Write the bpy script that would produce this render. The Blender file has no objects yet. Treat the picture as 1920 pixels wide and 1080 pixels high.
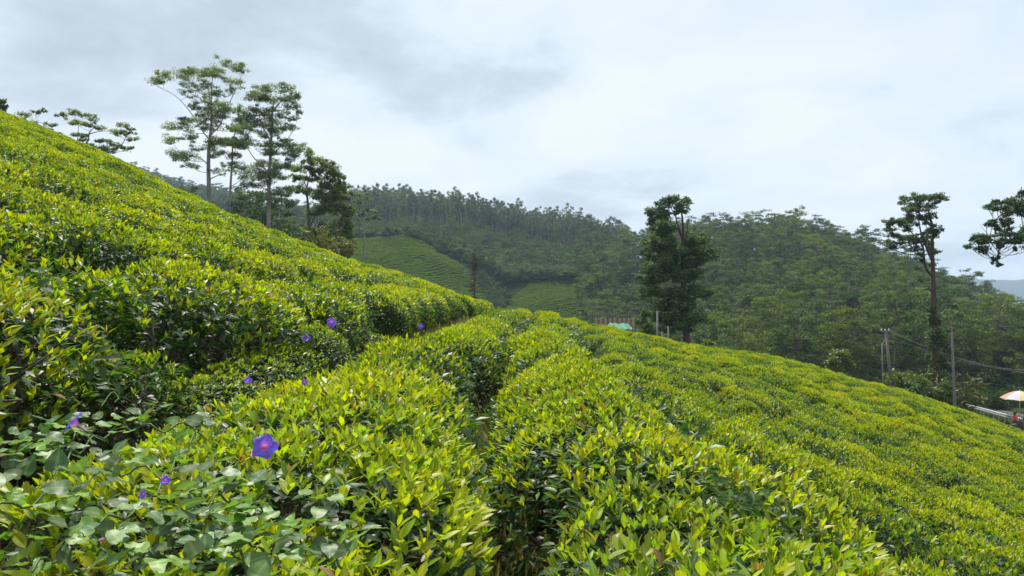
import bpy, math, random
import numpy as np
from mathutils import Vector, Matrix

S = bpy.context.scene
COL = S.collection
F, CX, HY = 1400.0, 960.0, 560.0          # focal length in photo pixels, image centre, horizon row

# ------------------------------------------------------------------ camera, sky, sun, exposure
cam_d = bpy.data.cameras.new('camera')
cam = bpy.data.objects.new('camera', cam_d)
COL.objects.link(cam)
cam.location = (0, 0, 0)
cam.rotation_euler = (math.radians(90), 0, 0)
cam_d.sensor_width = 36.0
cam_d.lens = 36.0 * F / 1920.0
cam_d.shift_y = (HY - 540.0) / 1920.0
cam_d.clip_start = 0.05
cam_d.clip_end = 20000
S.camera = cam
S.view_settings.view_transform = 'Standard'
S.view_settings.look = 'None'
S.view_settings.gamma = 1.0
S.view_settings.use_curve_mapping = False
S.view_settings.exposure = 0.45
S.cycles.max_bounces = 6
S.cycles.transparent_max_bounces = 4
S.cycles.volume_bounces = 1

SUN_EL, SUN_AZ = math.radians(60), math.radians(-14)      # azimuth from +Y towards +X
w = bpy.data.worlds.new('World')
S.world = w
w.use_nodes = True
nt = w.node_tree
nt.nodes.clear()


def N(t, kind, **kw):
    n = t.nodes.new(kind)
    for k, v in kw.items():
        if k.startswith('i_'):
            key = k[2:]
            key = int(key) if key.isdigit() else key.replace('_', ' ')
            n.inputs[key].default_value = v
        else:
            setattr(n, k, v)
    return n


def ramp(t, pts, interp='LINEAR'):
    r = t.nodes.new('ShaderNodeValToRGB')
    e = r.color_ramp.elements
    r.color_ramp.interpolation = interp
    while len(e) > len(pts):
        e.remove(e[-1])
    while len(e) < len(pts):
        e.new(0.5)
    for i, (p, c) in enumerate(pts):
        e[i].position = p
        e[i].color = (c[0], c[1], c[2], 1) if hasattr(c, '__len__') else (c, c, c, 1)
    return r


sky = N(nt, 'ShaderNodeTexSky', sky_type='NISHITA', sun_disc=False)
sky.sun_elevation = SUN_EL
sky.sun_rotation = SUN_AZ
sky.altitude = 1500
sky.air_density = 1.2
sky.dust_density = 2.0
tc = N(nt, 'ShaderNodeTexCoord')
sep = N(nt, 'ShaderNodeSeparateXYZ')
nt.links.new(tc.outputs['Generated'], sep.inputs[0])
zz = N(nt, 'ShaderNodeMath', operation='MAXIMUM', i_1=0.0)
nt.links.new(sep.outputs['Z'], zz.inputs[0])
zz2 = N(nt, 'ShaderNodeMath', operation='ADD', i_1=0.26)
nt.links.new(zz.outputs[0], zz2.inputs[0])
dx = N(nt, 'ShaderNodeMath', operation='DIVIDE')
dy = N(nt, 'ShaderNodeMath', operation='DIVIDE')
nt.links.new(sep.outputs['X'], dx.inputs[0]); nt.links.new(zz2.outputs[0], dx.inputs[1])
nt.links.new(sep.outputs['Y'], dy.inputs[0]); nt.links.new(zz2.outputs[0], dy.inputs[1])
dy2 = N(nt, 'ShaderNodeMath', operation='ADD', i_1=0.25); nt.links.new(dy.outputs[0], dy2.inputs[0])
cmb = N(nt, 'ShaderNodeCombineXYZ', i_2=25.5)
nt.links.new(dx.outputs[0], cmb.inputs[0]); nt.links.new(dy2.outputs[0], cmb.inputs[1])
n1 = N(nt, 'ShaderNodeTexNoise', i_Scale=0.75, i_Detail=8.0, i_Roughness=0.5, i_Distortion=0.35)
nt.links.new(cmb.outputs[0], n1.inputs['Vector'])
n2 = N(nt, 'ShaderNodeTexNoise', i_Scale=2.6, i_Detail=9.0, i_Roughness=0.6, i_Distortion=0.25)
nt.links.new(cmb.outputs[0], n2.inputs['Vector'])
mixn = N(nt, 'ShaderNodeMix', data_type='FLOAT', i_0=0.37)
nt.links.new(n1.outputs[0], mixn.inputs[2]); nt.links.new(n2.outputs[0], mixn.inputs[3])
# cloud deck: thick grey to bright white
cr = ramp(nt, [(0.32, (3.5, 4.15, 4.85)), (0.40, (4.6, 5.3, 6.0)), (0.465, (5.9, 6.65, 7.3)), (0.56, (6.7, 7.15, 7.6))])
nt.links.new(mixn.outputs[0], cr.inputs[0])
n3 = N(nt, 'ShaderNodeTexNoise', i_Scale=0.4, i_Detail=4.0, i_Roughness=0.5)
map3 = N(nt, 'ShaderNodeMapping')
map3.inputs['Location'].default_value = (5.2, 1.3, 0)
nt.links.new(cmb.outputs[0], map3.inputs[0]); nt.links.new(map3.outputs[0], n3.inputs['Vector'])
cover = ramp(nt, [(0.4, 0.78), (0.6, 0.97)])
nt.links.new(n3.outputs[0], cover.inputs[0])
mx = N(nt, 'ShaderNodeMix', data_type='RGBA')
nt.links.new(cover.outputs[0], mx.inputs[0])
nt.links.new(sky.outputs[0], mx.inputs[6])
nt.links.new(cr.outputs[0], mx.inputs[7])
bg = N(nt, 'ShaderNodeBackground', i_Strength=0.1)
nt.links.new(mx.outputs[2], bg.inputs[0])
wo = N(nt, 'ShaderNodeOutputWorld')
nt.links.new(bg.outputs[0], wo.inputs[0])

sun_d = bpy.data.lights.new('sun', 'SUN')
sun_d.energy = 4.7
sun_d.angle = math.radians(4)
sun_d.color = (1.0, 0.95, 0.86)
sun = bpy.data.objects.new('sun', sun_d)
COL.objects.link(sun)
sdir = Vector((math.sin(SUN_AZ) * math.cos(SUN_EL), math.cos(SUN_AZ) * math.cos(SUN_EL), math.sin(SUN_EL)))
sun.rotation_euler = sdir.to_track_quat('Z', 'Y').to_euler()
sun.location = sdir * 100

# ------------------------------------------------------------------ helpers
rng = np.random.default_rng(11)
random.seed(4)


class MB:
    """collects triangles/quads with a per-vertex tone and per-face material index"""

    def __init__(s):
        s.v, s.q, s.t, s.c, s.qm, s.tm, s.n = [], [], [], [], [], [], 0

    def add(s, v, quads=None, tris=None, tone=None, mat=0):
        v = np.asarray(v, float).reshape(-1, 3)
        s.v.append(v)
        if tone is None:
            tone = np.zeros((len(v), 3))
        s.c.append(np.broadcast_to(np.asarray(tone, float), (len(v), 3)))
        if quads is not None and len(quads):
            s.q.append(np.asarray(quads, int).reshape(-1, 4) + s.n); s.qm.append(np.full(len(s.q[-1]), mat))
        if tris is not None and len(tris):
            s.t.append(np.asarray(tris, int).reshape(-1, 3) + s.n); s.tm.append(np.full(len(s.t[-1]), mat))
        s.n += len(v)
        return s

    def mesh(s, name, mats, smooth=True):
        v = np.concatenate(s.v); c = np.concatenate(s.c)
        q = np.concatenate(s.q) if s.q else np.zeros((0, 4), int)
        t = np.concatenate(s.t) if s.t else np.zeros((0, 3), int)
        me = bpy.data.meshes.new(name)
        me.vertices.add(len(v)); me.vertices.foreach_set('co', v.ravel())
        li = np.concatenate([q.ravel(), t.ravel()])
        me.loops.add(len(li)); me.loops.foreach_set('vertex_index', li)
        nq, ntr = len(q), len(t)
        ls = np.concatenate([np.arange(nq) * 4, nq * 4 + np.arange(ntr) * 3])
        lt = np.concatenate([np.full(nq, 4), np.full(ntr, 3)])
        me.polygons.add(nq + ntr)
        me.polygons.foreach_set('loop_start', ls); me.polygons.foreach_set('loop_total', lt)
        mi = np.concatenate([np.concatenate(s.qm) if s.qm else np.zeros(0, int), np.concatenate(s.tm) if s.tm else np.zeros(0, int)])
        me.polygons.foreach_set('material_index', mi.astype(int))
        me.polygons.foreach_set('use_smooth', np.full(nq + ntr, smooth))
        a = me.color_attributes.new('tone', 'FLOAT_COLOR', 'POINT')
        a.data.foreach_set('color', np.concatenate([c, np.ones((len(c), 1))], 1).ravel())
        for m in (mats if isinstance(mats, (list, tuple)) else [mats]):
            me.materials.append(m)
        me.update(calc_edges=True)
        me.validate()
        return me


def link(name, me, parent=None, loc=None, rot=None, scale=None):
    o = bpy.data.objects.new(name, me)
    COL.objects.link(o)
    if parent is not None: o.parent = parent
    if loc is not None: o.location = loc
    if rot is not None: o.rotation_euler = rot
    if scale is not None: o.scale = scale if hasattr(scale, '__len__') else (scale,) * 3
    return o


def tag(o, label=None, cat=None, group=None, kind=None):
    if label: o['label'] = label
    if cat: o['category'] = cat
    if group: o['group'] = group
    if kind: o['kind'] = kind
    return o


def unit(a):
    return a / np.maximum(np.linalg.norm(a, axis=-1, keepdims=True), 1e-9)


def tube(mb, pts, radii, sides=6, tone=(0, 0, 0), mat=0, cap=True):
    pts = np.asarray(pts, float); n = len(pts)
    radii = np.broadcast_to(np.asarray(radii, float), (n,))
    tang = unit(np.gradient(pts, axis=0))
    ref = np.array([0.31, 0.87, 0.2]) if abs(tang[0, 2]) > 0.6 else np.array([0.1, 0.2, 1.0])
    a = unit(np.cross(tang, ref)); b = np.cross(tang, a)
    ang = np.arange(sides) * 2 * math.pi / sides
    v = pts[:, None] + radii[:, None, None] * (np.cos(ang)[None, :, None] * a[:, None] + np.sin(ang)[None, :, None] * b[:, None])
    i = np.arange(n - 1)[:, None] * sides; j = np.arange(sides)[None]; k = (j + 1) % sides
    q = np.stack([i + j, i + k, i + sides + k, i + sides + j], -1).reshape(-1, 4)
    tr = []
    v = v.reshape(-1, 3)
    if cap:
        v = np.concatenate([v, pts[-1:]])
        tr = [((n - 1) * sides + a_, (n - 1) * sides + (a_ + 1) % sides, n * sides) for a_ in range(sides)]
    mb.add(v, q, tr, tone, mat)


def curve(p0, p1, sag=0.0, n=6, bend=(0, 0, 0)):
    t = np.linspace(0, 1, n)[:, None]
    p0, p1 = np.asarray(p0, float), np.asarray(p1, float)
    p = p0 * (1 - t) + p1 * t
    return p + 4 * t * (1 - t) * (np.asarray(bend, float) + np.array([0, 0, sag]))


def spline(pts, n):
    """smooth resample of control points (Catmull-Rom)"""
    P = np.asarray(pts, float)
    if len(P) < 3: return np.linspace(P[0], P[-1], n)
    Q = np.concatenate([[2 * P[0] - P[1]], P, [2 * P[-1] - P[-2]]])
    out = []
    for t in np.linspace(0, len(P) - 1 - 1e-6, n):
        i = int(t); f = t - i
        a, b, c, d = Q[i], Q[i + 1], Q[i + 2], Q[i + 3]
        out.append(0.5 * ((2 * b) + (c - a) * f + (2 * a - 5 * b + 4 * c - d) * f * f + (3 * b - a - 3 * c + d) * f ** 3))
    return np.array(out)


def box(mb, c, s, rot=0.0, tone=(0, 0, 0), mat=0):
    c = np.asarray(c, float); h = np.asarray(s, float) / 2
    v = np.array([(x, y, z) for x in (-1, 1) for y in (-1, 1) for z in (-1, 1)], float) * h
    cr_, sr = math.cos(rot), math.sin(rot)
    v = np.stack([v[:, 0] * cr_ - v[:, 1] * sr, v[:, 0] * sr + v[:, 1] * cr_, v[:, 2]], 1) + c
    mb.add(v, [(0, 1, 3, 2), (4, 6, 7, 5), (0, 4, 5, 1), (2, 3, 7, 6), (0, 2, 6, 4), (1, 5, 7, 3)], None, tone, mat)


LEAF = {  # stations along the leaf, half widths
    'hi': (np.array([0.16, 0.4, 0.66, 0.87]), np.array([0.62, 1.0, 0.86, 0.42])),
    'mid': (np.array([0.45]), np.array([1.0])),
}


def leaves(mb, P, D, Nn, L, W, tone, lod='hi', curl=0.15, fold=0.25, mat=0):
    """P base points, D direction, Nn upper-side normal: a blade folded along its midrib and curled down at its tip"""
    n = len(P)
    if n == 0: return
    D = unit(D); Sd = unit(np.cross(D, Nn)); Up = np.cross(Sd, D)
    L = np.broadcast_to(L, (n,))[:, None]; W = np.broadcast_to(W, (n,))[:, None]
    curl = np.broadcast_to(curl, (n,))[:, None]
    tone = np.array(np.broadcast_to(tone, (n, 3)))
    tone[:, 2] = 0
    if lod == 'lo':
        m = P + D * L * 0.5 + Up * L * 0.04
        v = np.stack([P, m - Sd * W, P + D * L - Up * curl * L, m + Sd * W], 1)
        b = np.arange(n)[:, None] * 4
        mb.add(v.reshape(-1, 3), None, np.concatenate([b + np.array([[0, 2, 1]]), b + np.array([[0, 3, 2]])]), np.repeat(tone, 4, 0), mat)
        return
    ts, ws = LEAF[lod]
    k = len(ts)
    rows = [P[:, None]]
    for t, wd in zip(ts, ws):
        mid = P + D * L * t - Up * curl * L * t * t
        e = Up * W * wd * fold
        rows.append(np.stack([mid - Sd * W * wd + e, mid, mid + Sd * W * wd + e], 1))
    rows.append((P + D * L - Up * curl * L)[:, None])
    v = np.concatenate(rows, 1); m = 2 + 3 * k
    tris = [(0, 2, 1), (0, 3, 2), (m - 1, m - 4, m - 3), (m - 1, m - 3, m - 2)]
    quads = []
    for r in range(k - 1):
        a = 1 + 3 * r
        quads += [(a, a + 1, a + 4, a + 3), (a + 1, a + 2, a + 5, a + 4)]
    b = np.arange(n)[:, None, None] * m
    tone = np.repeat(tone, m, 0)
    if lod == 'hi':
        rib = np.zeros(m); rib[[0] + [2 + 3 * r_ for r_ in range(k)] + [m - 1]] = 1
        tone[:, 2] = np.tile(rib, n)
    mb.add(v.reshape(-1, 3), (b + np.array(quads)[None]).reshape(-1, 4) if quads else None,
           (b + np.array(tris)[None]).reshape(-1, 3), tone, mat)


def rdir(n):
    return unit(rng.normal(size=(n, 3)))


def smooth01(x):
    x = np.clip(x, 0, 1)
    return x * x * (3 - 2 * x)


def vnoise(x, y, seed=0):
    """cheap smooth 2-D value noise in -1..1"""
    xi, yi = np.floor(x).astype(np.int64), np.floor(y).astype(np.int64)
    fx, fy = smooth01(x - xi), smooth01(y - yi)

    def h(a, b):
        n = (a * 374761393 + b * 668265263 + seed * 974634541) & 0x7fffffff
        n = ((n ^ (n >> 13)) * 1274126177) & 0x7fffffff
        return ((n ^ (n >> 16)) & 0xffff) / 32767.5 - 1
    return (h(xi, yi) * (1 - fx) + h(xi + 1, yi) * fx) * (1 - fy) + (h(xi, yi + 1) * (1 - fx) + h(xi + 1, yi + 1) * fx) * fy


# ------------------------------------------------------------------ materials
def mat_new(name):
    m = bpy.data.materials.new(name); m.use_nodes = True
    m.node_tree.nodes.clear()
    return m, m.node_tree


def leaf_mat(name, pts, rough=0.45, trans=0.35, spec=0.5, hue_noise=0.12, tscale=1.25, tint=(1.0, 1.05, 0.5), brown=False):
    """leaf: colour by age (tone red channel), varied leaf by leaf (green channel) and plant by plant"""
    m, t = mat_new(name)
    at = N(t, 'ShaderNodeAttribute', attribute_name='tone')
    sp = N(t, 'ShaderNodeSeparateColor'); t.links.new(at.outputs['Color'], sp.inputs[0])
    oi = N(t, 'ShaderNodeObjectInfo')
    off = N(t, 'ShaderNodeMath', operation='MULTIPLY_ADD', i_1=hue_noise * 2, i_2=-hue_noise)
    t.links.new(oi.outputs['Random'], off.inputs[0])
    ad = N(t, 'ShaderNodeMath', operation='ADD'); t.links.new(sp.outputs[0], ad.inputs[0]); t.links.new(off.outputs[0], ad.inputs[1])
    cr_ = ramp(t, pts); t.links.new(ad.outputs[0], cr_.inputs[0])
    hs = N(t, 'ShaderNodeHueSaturation')
    hv = N(t, 'ShaderNodeMath', operation='MULTIPLY_ADD', i_1=0.04, i_2=0.48); t.links.new(sp.outputs[1], hv.inputs[0])
    vv = N(t, 'ShaderNodeMath', operation='MULTIPLY_ADD', i_1=0.5, i_2=0.75); t.links.new(sp.outputs[1], vv.inputs[0])
    t.links.new(hv.outputs[0], hs.inputs['Hue']); t.links.new(vv.outputs[0], hs.inputs['Value'])
    if brown:
        gt = N(t, 'ShaderNodeMath', operation='GREATER_THAN', i_1=0.989); t.links.new(sp.outputs[1], gt.inputs[0])
        bmx = N(t, 'ShaderNodeMix', data_type='RGBA'); bmx.inputs[7].default_value = (0.20, 0.085, 0.03, 1)
        t.links.new(gt.outputs[0], bmx.inputs[0]); t.links.new(cr_.outputs[0], bmx.inputs[6]); src = bmx.outputs[2]
    else:
        src = cr_.outputs[0]
    rb = ramp(t, [(0.72, 0.0), (0.97, 0.55)]); t.links.new(sp.outputs[2], rb.inputs[0])
    rm = N(t, 'ShaderNodeMix', data_type='RGBA', blend_type='SCREEN'); rm.inputs[7].default_value = (0.16, 0.2, 0.06, 1)
    t.links.new(rb.outputs[0], rm.inputs[0]); t.links.new(src, rm.inputs[6])
    t.links.new(rm.outputs[2], hs.inputs['Color'])
    p = N(t, 'ShaderNodeBsdfPrincipled', i_Roughness=rough)
    p.inputs['Specular IOR Level'].default_value = spec
    t.links.new(hs.outputs[0], p.inputs['Base Color'])
    o = N(t, 'ShaderNodeOutputMaterial')
    if trans > 0:
        tr = N(t, 'ShaderNodeBsdfTranslucent')
        tm = N(t, 'ShaderNodeMix', data_type='RGBA', blend_type='MULTIPLY', i_0=1.0)
        tm.inputs[7].default_value = (tint[0] * tscale, tint[1] * tscale, tint[2] * tscale, 1)
        t.links.new(hs.outputs[0], tm.inputs[6]); t.links.new(tm.outputs[2], tr.inputs[0])
        ms = N(t, 'ShaderNodeMixShader', i_0=trans)
        t.links.new(p.outputs[0], ms.inputs[1]); t.links.new(tr.outputs[0], ms.inputs[2]); t.links.new(ms.outputs[0], o.inputs[0])
    else:
        t.links.new(p.outputs[0], o.inputs[0])
    return m


def plain(name, c1, c2=None, scale=8.0, rough=0.7, bump=0.0, metallic=0.0, stretch=(1, 1, 1), trans=0.0):
    """surface with noisy colour between c1 and c2 and fine relief"""
    m, t = mat_new(name)
    c2 = c2 or tuple(0.7 * a for a in c1)
    tco = N(t, 'ShaderNodeTexCoord'); mp = N(t, 'ShaderNodeMapping'); mp.inputs['Scale'].default_value = stretch
    t.links.new(tco.outputs['Object'], mp.inputs[0])
    no = N(t, 'ShaderNodeTexNoise', i_Scale=scale, i_Detail=6.0, i_Roughness=0.6); t.links.new(mp.outputs[0], no.inputs['Vector'])
    cr_ = ramp(t, [(0.3, c1), (0.7, c2)]); t.links.new(no.outputs[0], cr_.inputs[0])
    p = N(t, 'ShaderNodeBsdfPrincipled', i_Roughness=rough, i_Metallic=metallic)
    t.links.new(cr_.outputs[0], p.inputs['Base Color'])
    if bump:
        b = N(t, 'ShaderNodeBump', i_Strength=bump, i_Distance=0.05); t.links.new(no.outputs[0], b.inputs['Height']); t.links.new(b.outputs[0], p.inputs['Normal'])
    o = N(t, 'ShaderNodeOutputMaterial')
    if trans:
        tr = N(t, 'ShaderNodeBsdfTranslucent'); t.links.new(cr_.outputs[0], tr.inputs[0])
        ms = N(t, 'ShaderNodeMixShader', i_0=trans)
        t.links.new(p.outputs[0], ms.inputs[1]); t.links.new(tr.outputs[0], ms.inputs[2]); t.links.new(ms.outputs[0], o.inputs[0])
    else:
        t.links.new(p.outputs[0], o.inputs[0])
    return m


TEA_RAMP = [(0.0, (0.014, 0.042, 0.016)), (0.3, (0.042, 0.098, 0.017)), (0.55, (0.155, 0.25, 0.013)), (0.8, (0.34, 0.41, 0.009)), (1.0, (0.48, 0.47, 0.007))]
M_TEA = leaf_mat('tea_leaf', TEA_RAMP, rough=0.42, trans=0.46, hue_noise=0.09, spec=0.36, brown=True)
M_TEA_FAR = leaf_mat('tea_leaf_distant', TEA_RAMP, rough=0.5, trans=0.44, hue_noise=0.17, spec=0.4)
M_TEA_MID = leaf_mat('tea_leaf_across_valley', TEA_RAMP, rough=0.7, trans=0.3, hue_noise=0.03, spec=0.1)
M_VINE = leaf_mat('vine_leaf', [(0, (0.06, 0.115, 0.04)), (0.5, (0.12, 0.20, 0.07)), (1, (0.17, 0.27, 0.025))], rough=0.45, trans=0.35, hue_noise=0.0, spec=0.35)
M_EUC = leaf_mat('gum_leaf', [(0, (0.08, 0.13, 0.052)), (0.5, (0.17, 0.235, 0.078)), (1, (0.26, 0.315, 0.08))], rough=0.6, spec=0.25, trans=0.45, hue_noise=0.10)
M_FOREST = leaf_mat('forest_leaf', [(0, (0.032, 0.066, 0.028)), (0.35, (0.068, 0.122, 0.036)), (0.7, (0.125, 0.185, 0.038)), (1, (0.205, 0.245, 0.042))], rough=0.7, spec=0.12, trans=0.25, hue_noise=0.28)
M_DARKLEAF = leaf_mat('dark_leaf', [(0, (0.036, 0.074, 0.036)), (0.5, (0.088, 0.155, 0.056)), (1, (0.15, 0.225, 0.062))], rough=0.55, spec=0.2, trans=0.3, hue_noise=0.05)
M_LIME = leaf_mat('lime_leaf', [(0, (0.05, 0.09, 0.02)), (0.5, (0.12, 0.18, 0.025)), (1, (0.2, 0.25, 0.03))], rough=0.5, trans=0.35, hue_noise=0.08)
M_LIMETREE = leaf_mat('yellow_green_forest_leaf', [(0, (0.05, 0.085, 0.02)), (0.5, (0.11, 0.155, 0.026)), (1, (0.19, 0.22, 0.03))], rough=0.7, spec=0.12, trans=0.3, hue_noise=0.12)
M_GRASS = leaf_mat('grass_blade', [(0, (0.06, 0.11, 0.025)), (0.5, (0.17, 0.19, 0.06)), (1, (0.34, 0.27, 0.13))], rough=0.6, trans=0.3, hue_noise=0.0)
M_BARK = plain('grey_brown_bark', (0.05, 0.035, 0.025), (0.13, 0.105, 0.08), 9, 0.85, 0.6, stretch=(1, 1, 0.3))
M_GUMBARK = plain('pale_gum_bark', (0.36, 0.33, 0.28), (0.18, 0.15, 0.12), 1.2, 0.75, 0.2, stretch=(1, 1, 0.25))
M_FBARK = plain('forest_gum_bark', (0.17, 0.15, 0.125), (0.09, 0.075, 0.06), 1.2, 0.8, 0.2, stretch=(1, 1, 0.25))
M_REDBARK = plain('reddish_bark', (0.13, 0.075, 0.055), (0.07, 0.046, 0.038), 2.0, 0.85, 0.7, stretch=(1, 1, 0.25))
M_DEAD = plain('dry_red_brown_foliage', (0.12, 0.078, 0.05), (0.07, 0.052, 0.036), 3, 0.9, trans=0.15)
M_CONC = plain('weathered_concrete_pole', (0.25, 0.245, 0.22), (0.16, 0.155, 0.14), 3, 0.8, 0.2)
M_WOODPOLE = plain('grey_wood_pole', (0.21, 0.185, 0.16), (0.13, 0.115, 0.10), 5, 0.85, 0.3, stretch=(1, 1, 0.15))
M_STEEL = plain('galvanised_steel', (0.62, 0.63, 0.64), (0.48, 0.5, 0.52), 4, 0.42, 0.05, metallic=0.6)
M_WIRE = plain('wire', (0.18, 0.18, 0.18), (0.25, 0.25, 0.25), 4, 0.6)
M_PURPLE, _t = mat_new('purple_petal')


def _petal(m, t):
    at = N(t, 'ShaderNodeAttribute', attribute_name='tone')
    sp = N(t, 'ShaderNodeSeparateColor'); t.links.new(at.outputs['Color'], sp.inputs[0])
    cr_ = ramp(t, [(0.0, (0.75, 0.30, 0.55)), (0.28, (0.52, 0.14, 0.60)), (0.48, (0.19, 0.14, 0.86)), (1.0, (0.17, 0.14, 0.82))])
    t.links.new(sp.outputs[0], cr_.inputs[0])
    mg = N(t, 'ShaderNodeMix', data_type='RGBA'); mg.inputs[7].default_value = (0.30, 0.04, 0.56, 1)
    t.links.new(sp.outputs[1], mg.inputs[0]); t.links.new(cr_.outputs[0], mg.inputs[6])
    p = N(t, 'ShaderNodeBsdfPrincipled', i_Roughness=0.6); t.links.new(mg.outputs[2], p.inputs['Base Color'])
    tr = N(t, 'ShaderNodeBsdfTranslucent'); t.links.new(mg.outputs[2], tr.inputs[0])
    ms = N(t, 'ShaderNodeMixShader', i_0=0.35); o = N(t, 'ShaderNodeOutputMaterial')
    t.links.new(p.outputs[0], ms.inputs[1]); t.links.new(tr.outputs[0], ms.inputs[2]); t.links.new(ms.outputs[0], o.inputs[0])


_petal(M_PURPLE, _t)
M_PINK = plain('pink_throat', (0.75, 0.32, 0.5), (0.7, 0.4, 0.5), 20, 0.6, trans=0.3)
M_CALYX = plain('calyx_green', (0.09, 0.15, 0.05), (0.12, 0.18, 0.06), 20, 0.6)

# ------------------------------------------------------------------ the lie of the land
PXS = np.array([-500, -150, 0, 110, 230, 390, 500, 600, 660, 740, 850, 960, 1050, 1100, 1200, 1290, 1400, 1500, 1600, 1700, 1800, 1860, 1920, 2100, 2500], float)
PYS = np.array([-10, 135, 207, 250, 302, 388, 432, 470, 487, 507, 547, 577, 588, 602, 624, 642, 657, 677, 708, 731, 766, 786, 807, 855, 950], float)
YE_P = np.array([-500, 0, 390, 600, 700, 850, 1050, 1300, 1600, 1920, 2500], float)
YE_V = np.array([75, 70, 62, 48, 42, 37, 31, 40, 50, 52, 55], float)
T0X = np.array([-60, -45, -30, -20, -12, -6, -4, -3, -2.2, -1.9, -1.65, -1.4, -.7, 0, .5, 1.0, 1.6, 2.1, 3.4, 6, 12, 20, 35, 50, 80], float)
T0Z = np.array([22, 16.5, 10.6, 6.8, 3.8, 1.55, .78, .40, .10, .0, -.2, -.37, -.42, -.47, -.57, -.82, -1.12, -1.35, -1.87, -2.75, -4.3, -6.0, -9.2, -12, -17], float)
BUSH_H = 0.82


def crest(u):
    px = CX + F * u
    return (HY - np.interp(px, PXS, PYS)) / F, np.interp(px, YE_P, YE_V)


def tea_top(x, y):
    """height of the plucking table of the tea over the near hill"""
    x = np.asarray(x, float); y = np.asarray(y, float)
    ys = np.maximum(y, 0.3)
    u = np.clip(x / ys, -1.4, 1.4)
    s, ye = crest(u)
    wgt = smooth01((ys - 2.0) / (0.8 * ye - 2.0))
    t = np.interp(x, T0X, T0Z) * (1 - wgt) + (ys * s - 0.12) * wgt
    over = np.maximum(ys - ye, 0)
    return t - 0.010 * over ** 2 * (over < 40) - (over >= 40) * (16 + 0.8 * (over - 40))


# far land: columns by bearing, (depth, height of the ground) along each
FAR_P = np.array([-700, 0, 230, 400, 520, 650, 760, 860, 950, 1050, 1130, 1220, 1320, 1420, 1520, 1620, 1720, 1820, 1900, 2100, 2600], float)
FAR_D = np.array([60, 80, 105, 140, 180, 220, 260, 300, 340, 400, 470, 560, 720, 1000, 2000, 3600, 4200, 7000], float)
FAR_Z = np.array([
    [24, 28, 33, 38, 42, 46, 50, 54, 60, 70, 85, 105, 150, 120, 60, 40, 30, 0],
    [15, 17, 19, 22, 25, 28, 32, 36, 42, 55, 70, 95, 145, 120, 60, 40, 30, 0],
    [9, 10, 11, 12, 14, 17, 21, 26, 32, 45, 62, 85, 122, 105, 60, 40, 30, 0],
    [6, 7, 7, 5, 5, 7, 11, 16, 24, 38, 54, 72, 98, 85, 50, 40, 30, 0],
    [3, 2, 1, 0, 1, 4, 9, 16, 24, 40, 50, 60, 76, 70, 40, 30, 30, 0],
    [0, -3, -6, -6, -4, 0, 11, 24.5, 28, 38, 50, 56, 40, 40, 30, 20, 20, 0],
    [-3, -7, -12, -16, -13, -6, 8, 24.5, 26.5, 36, 51, 58, 36, 30, 10, 0, 0, 0],
    [-4, -8, -14, -18, -17, -11, 1, 17, 25, 34, 50, 58, 32, 20, 0, -20, -30, -40],
    [-5, -9, -15, -20, -20, -16, -5, 8, 18, 30, 46, 52, 26, 10, -20, -40, -50, -60],
    [-6, -10, -16, -21, -21, -16, -5, 8, 16, 26, 40, 45, 20, 0, -40, -60, -60, -70],
    [-6, -11, -17, -22, -21, -15, -4, 7, 14, 22, 32, 35, 14, -10, -60, -70, -70, -70],
    [-7, -12, -18, -22, -19, -10, 2, 12, 17, 20, 21, 16, 0, -30, -70, -80, -80, -80],
    [-7.5, -12, -18, -21, -16, -6, 6.5, 15.5, 18, 18, 14, 5, -20, -50, -80, -90, -90, -90],
    [-8, -12, -18, -20, -14, -4, 8, 16, 17.5, 15, 8, -10, -40, -70, -90, -100, -100, -100],
    [-8.5, -12, -17, -19, -12, -2, 9, 16, 18, 12, 0, -20, -50, -80, -100, -100, -100, -100],
    [-9, -11.5, -16, -18, -12, -4, 3.5, 8, 7, -2, -16, -30, -60, -90, -100, -50, -60, -100],
    [-9.5, -11, -15, -18, -14, -8, -3, 0, -3, -12, -26, -40, -70, -100, -110, 10, -20, -100],
    [-10.5, -12.3, -15.2, -17.5, -17, -14, -11, -10, -14, -24, -32, -55, -80, -110, -120, 102, 40, -100],
    [-10.5, -12, -14.5, -17, -17.5, -18, -18, -20, -27, -36, -45, -65, -90, -115, -120, 100, 60, -100],
    [-11, -11, -12, -16, -18, -20, -22, -26, -32, -42, -55, -75, -100, -120, -120, 90, 60, -100],
    [-14, -14, -15, -18, -22, -28, -32, -36, -42, -50, -60, -80, -100, -120, -120, 60, 40, -100]], float)
U50 = 1.3


def far_ground(x, y):
    th = np.arctan2(x, y); r = np.hypot(x, y)
    lim = math.atan(U50)
    thc = np.clip(th, -lim, lim)
    D = r * np.cos(thc); px = CX + F * np.tan(thc)
    ci = np.clip(np.searchsorted(FAR_P, px) - 1, 0, len(FAR_P) - 2)
    cf = smooth01((px - FAR_P[ci]) / (FAR_P[ci + 1] - FAR_P[ci]))
    di = np.clip(np.searchsorted(FAR_D, D) - 1, 0, len(FAR_D) - 2)
    df = np.clip((D - FAR_D[di]) / (FAR_D[di + 1] - FAR_D[di]), 0, 1)
    z = (FAR_Z[ci, di] * (1 - df) + FAR_Z[ci, di + 1] * df) * (1 - cf) + (FAR_Z[ci + 1, di] * (1 - df) + FAR_Z[ci + 1, di + 1] * df) * cf
    rough = np.clip((D - 80) / 250, 0, 1)
    far2 = np.clip((D - 1500) / 1500, 0, 1)
    z = z + rough * (2.2 * vnoise(x / 38, y / 38, 1) + 1.0 * vnoise(x / 15, y / 15, 2)) + far2 * (18 * vnoise(x / 260, y / 260, 5) + 8 * vnoise(x / 90, y / 90, 6))
    return z


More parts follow.
